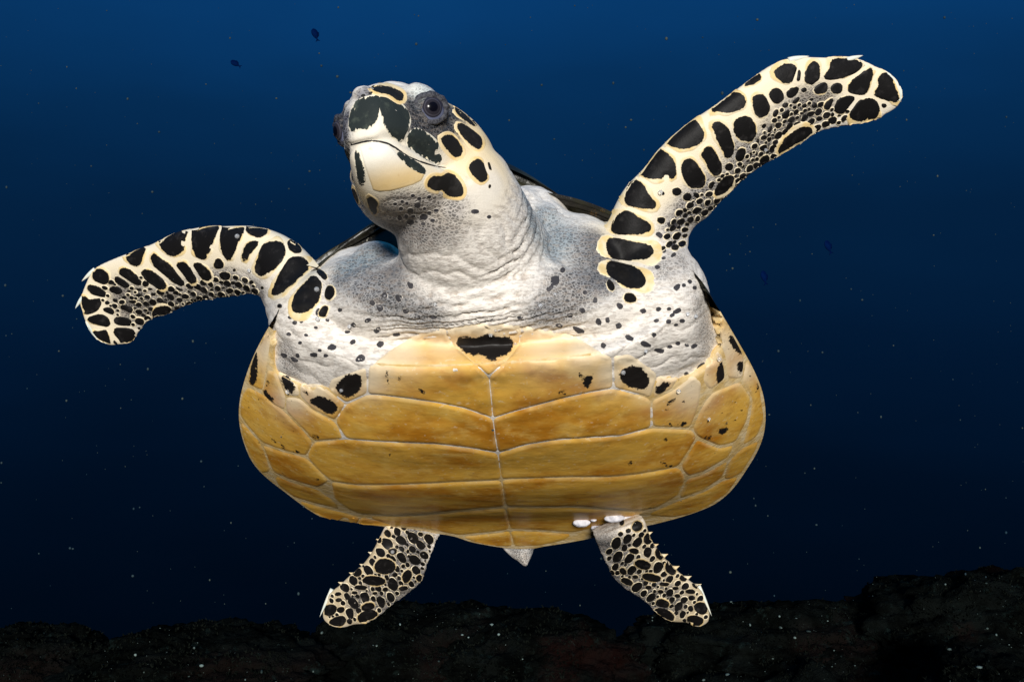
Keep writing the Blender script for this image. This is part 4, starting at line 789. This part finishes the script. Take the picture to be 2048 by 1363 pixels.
# ------------------------------------------------------------------ claws, horny flipper tip
def claw(p0, p1, r0, dep):
    a, b = Vector(cast(*p0, body_bvh, dep)[0]), Vector(W(*p1, dep)); b.y = a.y + .001; ax = (b - a).normalized(); sd = ax.cross(Vector((0, 1, 0))).normalized(); bk = sd.cross(ax); m = MB(); rings = []
    for t in np.linspace(-.25, 1, 9):
        r = r0 * (1 - max(t, 0) ** 1.5) + .00015; c = a + (b - a) * t + bk * (.12 * (b - a).length * max(t, 0) ** 2)
        rings.append([np.array(c + sd * r * math.cos(q) + bk * r * .8 * math.sin(q)) for q in np.linspace(0, 2 * math.pi, 12, endpoint=False)])
    m.loft(rings); return mesh_obj('claw', m.v, m.f, CLAW, body)
for c in [((180, 540), (160, 562), .0022, 1.0), ((162, 598), (148, 617), .0020, 1.01), ((1585, 119), (1619, 112), .0024, .842), ((1700, 118), (1726, 111), .0020, .85), ((657, 1186), (638, 1235), .0022, 1.255), ((1404, 1182), (1425, 1233), .0022, 1.235)]: claw(*c)
build_plate('tip_scale', resample([(1752, 131), (1775, 140), (1795, 158), (1805, 182), (1804, 205), (1797, 212), (1797, 190), (1788, 165), (1772, 147)], 4), [], CLAW, body, body_bvh, .0008, 2, 4)
build_plate('tip_scale', resample([(165, 645), (178, 668), (200, 688), (224, 697), (205, 684), (188, 664), (174, 640)], 4), [], CLAW, body, body_bvh, .0008, 2, 4)
# serrated horny points along the leading edge of the hind flippers
for pts, dep in (([(772, 1052), (757, 1082), (741, 1108), (724, 1132), (703, 1149), (681, 1168)], 1.235), ([(1300, 1068), (1312, 1092), (1331, 1112), (1354, 1136), (1378, 1156), (1398, 1172)], 1.215)):
    for k_, (x, y) in enumerate(pts):
        dep = (1.236 + .004 * k_) if x < 1024 else (1.188 + .011 * k_)
        sgn = -1 if x < 1024 else 1; a, b = W(x - sgn * 9, y + 1, dep), W(x + sgn * 5, y - 5, dep); m = MB(); rings = []; ax_ = (b - a) / np.linalg.norm(b - a); S_ = np.array((-ax_[2], 0, ax_[0]))
        for t in np.linspace(0, 1, 6):
            r = .0046 * (1 - t) ** 1.2 + .0002; c = a + (b - a) * t; rings.append([c + S_ * math.cos(q) * r + np.array((0, math.sin(q) * r * .7, 0)) for q in np.linspace(0, 2 * math.pi, 8, endpoint=False)])
        m.loft(rings); mesh_obj('spur', m.v, m.f, SPUR, body)

# ------------------------------------------------------------------ carapace scutes (overlapping dark horn plates)
def car_scute(i0, i1, v0, v1, lift=.003, jit=0):
    "plate over rows i0..i1 and lateral range v0..v1 of the dome"
    nu, nw = 9, 9; vs, fs = [], []
    for a in range(nu):
        for b in range(nw):
            u, w = a / (nu - 1), b / (nw - 1); i = i0 + (i1 - i0) * u; v = v0 + (v1 - v0) * w
            ii = min(int(i), NS - 2); f = i - ii; jx = np.interp(v, vv, np.arange(MV)); j = min(int(jx), MV - 2); g = jx - j
            p = (GU[ii, j] * (1 - g) + GU[ii, j + 1] * g) * (1 - f) + (GU[ii + 1, j] * (1 - g) + GU[ii + 1, j + 1] * g) * f
            e = min(u, 1 - u, w, 1 - w); out = p - C2W(np.array((0, -.13, 1.05))); out /= np.linalg.norm(out)
            vs.append(p + out * (lift * float(smooth(0, .12, e)) * (1.5 - u * .9) - .0005))
    for a in range(nu - 1):
        for b in range(nw - 1): fs.append((a * nw + b, (a + 1) * nw + b, (a + 1) * nw + b + 1, a * nw + b + 1))
    return mesh_obj('scute', vs, fs, TORT, carapace)
edges = [2, 20, 36, 52, 68, NS - 8]
for a, b in zip(edges[:-1], edges[1:]):
    car_scute(a + .4, b - .4, -.24, .24, .003)
    for s in (-1, 1): car_scute(a + .4, b - .4, *sorted((s * .26, s * .80)), .003)
for a in np.arange(2, NS - 5, 8):
    for s in (-1, 1): car_scute(a + .25, min(a + 7.75, NS - 2), *sorted((s * .82, s * .992)), .0015)

# mouth crease as a thin dark cord laid into the groove
def cord(name, P, r, mat, parent, nrm):
    m = MB(); rings = []; n = len(P)
    for i in range(n):
        T = Vector(P[min(i + 1, n - 1)] - P[max(i - 1, 0)]).normalized(); N_ = nrm[i]; S = T.cross(N_).normalized(); t = i / (n - 1)
        rr = r * (.35 + .65 * math.sin(math.pi * min(1, .12 + t * .9)) ** .6); c = Vector(P[i]) - N_ * rr * .15
        rings.append([np.array(c + S * rr * math.cos(q) + N_ * rr * .5 * math.sin(q)) for q in np.linspace(0, 2 * math.pi, 8, endpoint=False)])
    m.loft(rings); return mesh_obj(name, m.v, m.f, mat, parent)
_mc = [cast(x, y, body_bvh) for x, y in cr_spline(MOUTH[:-2], 60)]
cord('mouth_line', np.array([np.array(a) for a, b in _mc]), 0.0009, NOST, body, [b for a, b in _mc])

# ------------------------------------------------------------------ barnacles and air bubbles
BARN = plain_mat('barnacle_shell', (.36, .36, .40), (.58, .58, .62), 160, .85, .05, .0012)
STALK = plain_mat('barnacle_stalk', (.30, .08, .06), (.45, .20, .17), 150, .6, .2, .0008)
def barnacle(px, py, rx, ry, ang, label):
    l, n = cast(px, py, comb_bvh); k = l.y / FOC; root = bpy.data.objects.new('barnacle', None); COL.objects.link(root); root.location = l
    tag(root, label, 'barnacle', 'barnacles on the hind flipper'); bpy.context.view_layer.update()
    ax = Vector((math.cos(ang), 0, -math.sin(ang))); ax = (ax - n * ax.dot(n)).normalized(); sd = n.cross(ax)
    A = np.array([list(ax), list(sd), list(n)]).T
    for side in (-1, 1):
        m = MB(); rings = []
        for i in range(11):
            th = math.pi * (.03 + .94 * i / 10)
            rings.append([np.array(l + n * ry * k * .75) + A @ (np.array((math.cos(th) * rx, (math.sin(th) * math.cos(q) * ry * .55 + side * ry * .40), math.sin(th) * math.sin(q) * ry * .9)) * k * (1 + .03 * math.sin(7 * th))) for q in np.linspace(0, 2 * math.pi, 14, endpoint=False)])
        m.loft(rings); mesh_obj('valve', m.v, m.f, BARN, root)
    m = MB(); m.ell(np.array(l + n * .0008), np.array((rx * .6, ry * .7, ry * .5)) * k, A, 12, 8); mesh_obj('stalk', m.v, m.f, STALK, root)
barnacle(1163, 1038, 17, 9, .15, 'large white oval barnacle at the inner edge of the hind flipper root')
barnacle(1228, 1029, 20, 9, -.10, 'longest white barnacle between two others on top of the hind flipper')
barnacle(1259, 1031, 15, 7, .0, 'white barnacle beside the dark scale on the outer hind flipper edge')
barnacle(1192, 1050, 10, 6, .2, 'small white barnacle below the pinkish patch on the hind flipper')
barnacle(1187, 1036, 6, 4, .1, 'tiny white barnacle between the two big ones on the hind flipper')
bm_ = bpy.data.materials.new('air_bubble'); bm_.use_nodes = True; b_ = bm_.node_tree.nodes['Principled BSDF']
b_.inputs['Base Color'].default_value = (.95, .97, 1, 1); b_.inputs['Roughness'].default_value = .02; b_.inputs['Transmission Weight'].default_value = .75; b_.inputs['IOR'].default_value = 1.25; b_.inputs['Specular IOR Level'].default_value = 1.0
_b = bmesh.new(); bmesh.ops.create_icosphere(_b, subdivisions=3, radius=1); bub = bpy.data.meshes.new('air_bubble'); _b.to_mesh(bub); _b.free(); bub.polygons.foreach_set('use_smooth', [True] * len(bub.polygons)); bub.materials.append(bm_)
for x, y, r, where in [(981, 666, 4.5, 0), (992, 660, 3, 0), (1320, 384, 5, 1), (477, 474, 5, 2), (634, 581, 5.5, 2), (635, 638, 5, 2), (1031, 690, 4, 0), (1436, 716, 4.5, 3), (1245, 742, 5, 3), (1355, 779, 5, 3), (577, 781, 4.5, 4), (684, 778, 4, 4), (1416, 835, 4, 3), (700, 650, 4, 4), (1110, 590, 4, 5), (1080, 610, 4.5, 5), (870, 608, 3.5, 5), (785, 1102, 4, 6), (1373, 628, 4, 3), (1389, 632, 4, 3), (1290, 700, 4, 3), (1530, 300, 3.5, 1), (500, 540, 3.5, 2)]:
    l, n = cast(x, y, comb_bvh); o = bpy.data.objects.new('air_bubble', bub); COL.objects.link(o); k = r * l.y / FOC; o.location = l + n * k * .8; o.scale = (k,) * 3
    tag(o, ('tiny clear air bubble at the dark patch on the front of the belly', 'tiny clear air bubble clinging to the raised flipper', 'tiny clear air bubble clinging to the lowered flipper scales', 'tiny clear air bubble below the raised flipper near the shell edge', 'tiny clear air bubble below the lowered flipper near the shell edge', 'tiny clear air bubble in the folds at the base of the neck', 'tiny clear air bubble on the hind flipper without barnacles')[where], 'bubble', ('bubbles on the front of the belly', 'bubbles on the raised flipper', 'bubbles on the lowered flipper', 'bubbles below the raised flipper', 'bubbles below the lowered flipper', 'bubbles at the neck', 'bubbles on the hind flipper')[where])

# ------------------------------------------------------------------ reef
def reef_material(name, red, sc=1.0):
    m, t, b = new_mat(name); k = NB(t)
    c = k.mix(k.ramp(k.noise(7 * sc, 6, .7), .38, .62), (.0014, .0017, .0015), (.0048, .0062, .0056))
    c = k.mix(k.math('MULTIPLY', k.ramp(k.noise(3.1 * sc, 4), .50, .66), red), c, (.0120, .0022, .0015))
    c = k.mix(k.math('MULTIPLY', k.ramp(k.noise(24, 6, .75), .56, .66), .8), c, (.008, .014, .0125))
    c = k.mix(k.math('MULTIPLY', k.ramp(k.noise(60, 4, .75), .66, .72), .7), c, (.03, .047, .042))
    t.links.new(c, b.inputs['Base Color']); b.inputs['Roughness'].default_value = .9; b.inputs['Specular IOR Level'].default_value = .0
    h = k.math('ADD', k.noise(45, 6, .7), k.math('MULTIPLY', k.noise(160, 4, .7), .35))
    t.links.new(k.bump(h, .02, .9), b.inputs['Normal']); return m
REEF = reef_material('reef_rock', .25); REEFR = reef_material('red_encrusted_rock', .5, 1.4)
CREST = np.array([(-400, 1270), (0, 1262), (120, 1256), (170, 1290), (260, 1275), (330, 1272), (540, 1285), (620, 1312), (690, 1290), (760, 1260), (1150, 1262), (1250, 1250), (1400, 1228), (1560, 1205), (1700, 1195), (1850, 1172), (1930, 1150), (2048, 1140), (2500, 1120)], float)
DC = 2.9
def crest_z(x):
    px = FW / 2 + x / DC * FOC; return CAM[2] - (np.interp(px, CREST[:, 0], CREST[:, 1]) - FH / 2) / FOC * DC
def ground_z(x, y):
    c = crest_z(x if abs(x) < 3 else math.copysign(3, x)); v = Vector((x, y, 0)); z = c
    if y < DC: z = c - .10 * (DC - y) ** 1.2 * (.6 if y > 1.6 else .75)
    else: z = c - .75 * max(0, y - DC - .05) - .03
    nz = .085 * noise.fractal(v * 2.3, 1.0, 2.1, 4) + .05 * noise.fractal(v * 8.0, .8, 2.2, 4) + .02 * abs(noise.fractal(v * 28.0, .7, 2.1, 3))
    return z + nz * (.75 if y < DC - .25 else .45) - .03
def axis_pts(lim, fine0, fine1, step, far):
    a = list(np.arange(fine0, fine1 + 1e-6, step)); d, p = step, fine1
    while p < far: d *= 1.25; p += d; a.append(p)
    d, p = step, fine0; b = []
    while p > lim: d *= 1.25; p -= d; b.append(p)
    return np.array(b[::-1] + a)
gx = axis_pts(-70, -2.1, 2.1, .014, 70); gy = axis_pts(-12, 1.9, 3.15, .014, 90)
vs = [(x, y, ground_z(x, y) if abs(x) < 6 and -2 < y < 6 else ground_z(max(-6, min(6, x)), max(-2, min(90, y)))) for y in gy for x in gx]
seabed = mesh_obj('seabed', vs, grid_faces(len(gy), len(gx)), REEF); tag(seabed, None, kind='structure')
def rock(px, top, bot, wpx, d, label, mat, seed, depth=.22):
    "boulder whose top shows at (px, top) and whose foot sinks into the ground"
    zt, zb = W(px, top, d)[2], W(px, bot, d)[2]; rx = wpx / 2 / FOC * d; h = zt - zb; b = bmesh.new(); bmesh.ops.create_icosphere(b, subdivisions=6, radius=1)
    c = Vector((W(px, top, d)[0], d, zb)); off = Vector((seed * 3.7, seed * 1.3, seed))
    for v in b.verts:
        q = v.co.copy(); w = Vector((q.x * rx, q.y * depth, q.z * h))
        n = .6 * noise.fractal(q * 1.5 + off, 1.0, 2.0, 4) + .40 * noise.fractal(q * 4.5 + off, .75, 2.1, 6)
        v.co = w * (1 + .30 * n) + Vector((0, 0, .012 * abs(noise.fractal(w * 32 + off, .7, 2.1, 3)))) ; v.co.x += .02 * noise.noise(q * 3 + off)
    me = bpy.data.meshes.new('reef_boulder'); b.to_mesh(me); b.free(); me.polygons.foreach_set('use_smooth', [True] * len(me.polygons)); me.materials.append(mat)
    o = bpy.data.objects.new('reef_boulder', me); COL.objects.link(o); o.location = c; return tag(o, label, 'rock', 'boulders on the reef edge')
rock(850, 1216, 1330, 520, 2.45, 'dark humped boulder just below the hind flipper without barnacles', REEF, 1)
rock(1080, 1240, 1330, 420, 2.35, 'dark boulder with red crust below the tail', REEFR, 2)
rock(420, 1270, 1345, 560, 2.3, 'low dark boulder with pale flecks along the reef edge', REEF, 3)
rock(60, 1262, 1350, 330, 2.7, 'small black boulder with a blunt top at the end of the reef edge', REEF, 4)
rock(1990, 1155, 1290, 640, 2.6, 'broad dark boulder with a reddish top on the highest part of the reef', REEFR, 5, .3)
rock(1560, 1212, 1310, 640, 2.7, 'long low boulder on the rising reef slope', REEF, 6, .25)
rock(2000, 1330, 1400, 260, 2.05, 'red encrusted boulder low on the reef slope', REEFR, 7)

# short turf of dark seaweed, thousands of small blades
dg = bpy.context.evaluated_depsgraph_get(); dg.update()
TURF = plain_mat('seaweed', (.0015, .002, .0018), (.006, .0075, .006), 14, .9, .0)
tv, tf = [], []; random.seed(3); tries = 0
while len(tf) < 30000 and tries < 14000:
    tries += 1; x, y = random.uniform(-60, 2110), random.uniform(1120, 1363); r = Vector(((x - FW / 2) / FOC, 1, -(y - FH / 2) / FOC)).normalized()
    hit, l, n, i, ob, mt = SC.ray_cast(dg, O, r)
    if not hit or ob.name.split('.')[0] not in ('seabed', 'reef_boulder') or noise.noise(l * 6) < -.15: continue
    for q in range(4):
        a = random.random() * 6.283; hgt = random.uniform(.002, .009); w = random.uniform(.0006, .0018); up_ = (n * .6 + Vector((math.cos(a), math.sin(a), 0)) * .5 + Vector((0, 0, .5))).normalized(); sd_ = up_.cross(Vector((math.sin(a), math.cos(a), .3))).normalized() * w
        b0 = len(tv); mid = l + up_ * hgt * .55; tv += [l - sd_, l + sd_, mid + sd_ * .9, mid - sd_ * .9, l + up_ * hgt + Vector((random.uniform(-1, 1), random.uniform(-1, 1), 0)) * .003]; tf += [(b0, b0 + 1, b0 + 2, b0 + 3), (b0 + 3, b0 + 2, b0 + 4)]
tag(mesh_obj('seaweed_turf', tv, tf, TURF), 'short dark seaweed turf covering the reef', 'seaweed', kind='stuff')
# pale polyps, shell bits and tufts scattered over the reef
dg = bpy.context.evaluated_depsgraph_get(); dg.update()
PALE_M = plain_mat('reef_growth_pale', (.012, .022, .02), (.14, .19, .175), 9, .7, .2, .001)
m = MB(); placed = 0; random.seed(11)
while placed < 230:
    x, y = random.uniform(-40, 2090), random.uniform(1150, 1363); r = Vector(((x - FW / 2) / FOC, 1, -(y - FH / 2) / FOC)).normalized()
    hit, l, n, i, ob, mt = SC.ray_cast(dg, O, r)
    if not hit or ob.name.split('.')[0] not in ('seabed', 'reef_boulder') or noise.noise(l * 4) < -.12: continue
    k = random.random() ** 6 * .0048 + .0008; A = np.array(Matrix.Rotation(random.random() * 6, 3, 'Z')) * 1.0
    m.ell(np.array(l + n * k * .3), np.array((k * random.uniform(.6, 1.6), k * random.uniform(.5, 1), k * random.uniform(.4, .9))), A, 6, 4); placed += 1
tag(mesh_obj('reef_growth', m.v, m.f, PALE_M), 'pale specks of encrusting growth scattered over the dark reef', 'growth', kind='stuff')

# ------------------------------------------------------------------ drifting specks and far fish
SPECK = plain_mat('drifting_speck', (.012, .030, .045), (.05, .065, .055), 3, .8, .1)
m = MB(); random.seed(5)
for i in range(620):
    x, y, d = random.uniform(0, 2048), random.uniform(0, 1220), random.uniform(.75, 2.6); k = (random.random() ** 4 * 2.4 + .7) * d / FOC
    m.ell(W(x, y, d), np.array((k, k * .8, k * random.uniform(.7, 1.3))), np.eye(3), 6, 4)
tag(mesh_obj('drifting_specks', m.v, m.f, SPECK), 'fine pale specks drifting in the blue water', 'specks', kind='stuff')
FISHM = plain_mat('fish_skin', (.0003, .004, .030), (.0006, .007, .042), 40, .9, .0)
FIN = plain_mat('fish_fin', (.0003, .004, .028), (.0006, .005, .034), 40, .9, .0)
def fish(px, py, d, L, head, label):
    root = bpy.data.objects.new('fish', None); COL.objects.link(root); root.location = W(px, py, d); tag(root, label, 'fish', 'far reef fish'); root.rotation_euler = (0, head, .3); bpy.context.view_layer.update()
    def part(name, m, mat):
        o = mesh_obj(name, m.v, m.f, mat); o.parent = root
    m = MB(); rings = []
    for t in np.linspace(0, 1, 12):
        h = L * .27 * math.sin(math.pi * t ** .75) ** .8 + L * .02; rings.append([np.array((L * (t - .5), math.cos(q) * h * .4, math.sin(q) * h)) for q in np.linspace(0, 2 * math.pi, 12, endpoint=False)])
    m.loft(rings); part('fish_body', m, FISHM)
    def slab(pts, th): 
        mm = MB(); mm.loft([[np.array((x * L, -th, z * L)) for x, z in pts], [np.array((x * L, th, z * L)) for x, z in pts]]); return mm
    part('tail_fin', slab([(.42, 0), (.72, .22), (.62, 0), (.72, -.22)], L * .015), FIN)
    part('dorsal_fin', slab([(-.2, .22), (.0, .38), (.3, .25), (.35, .08), (0, .15)], L * .012), FIN)
fish(630, 68, 4.0, .045, 1.2, 'dim blue fish high in the water above the turtle head'); fish(470, 127, 4.2, .040, .5, 'dim blue fish beside a yellowish speck above the lowered flipper')
fish(1528, 553, 4.0, .050, 1.3, 'dim dark blue fish level with the shell beside the raised flipper'); fish(1656, 492, 4.4, .055, 1.1, 'faint dark blue fish below the tip of the raised flipper')
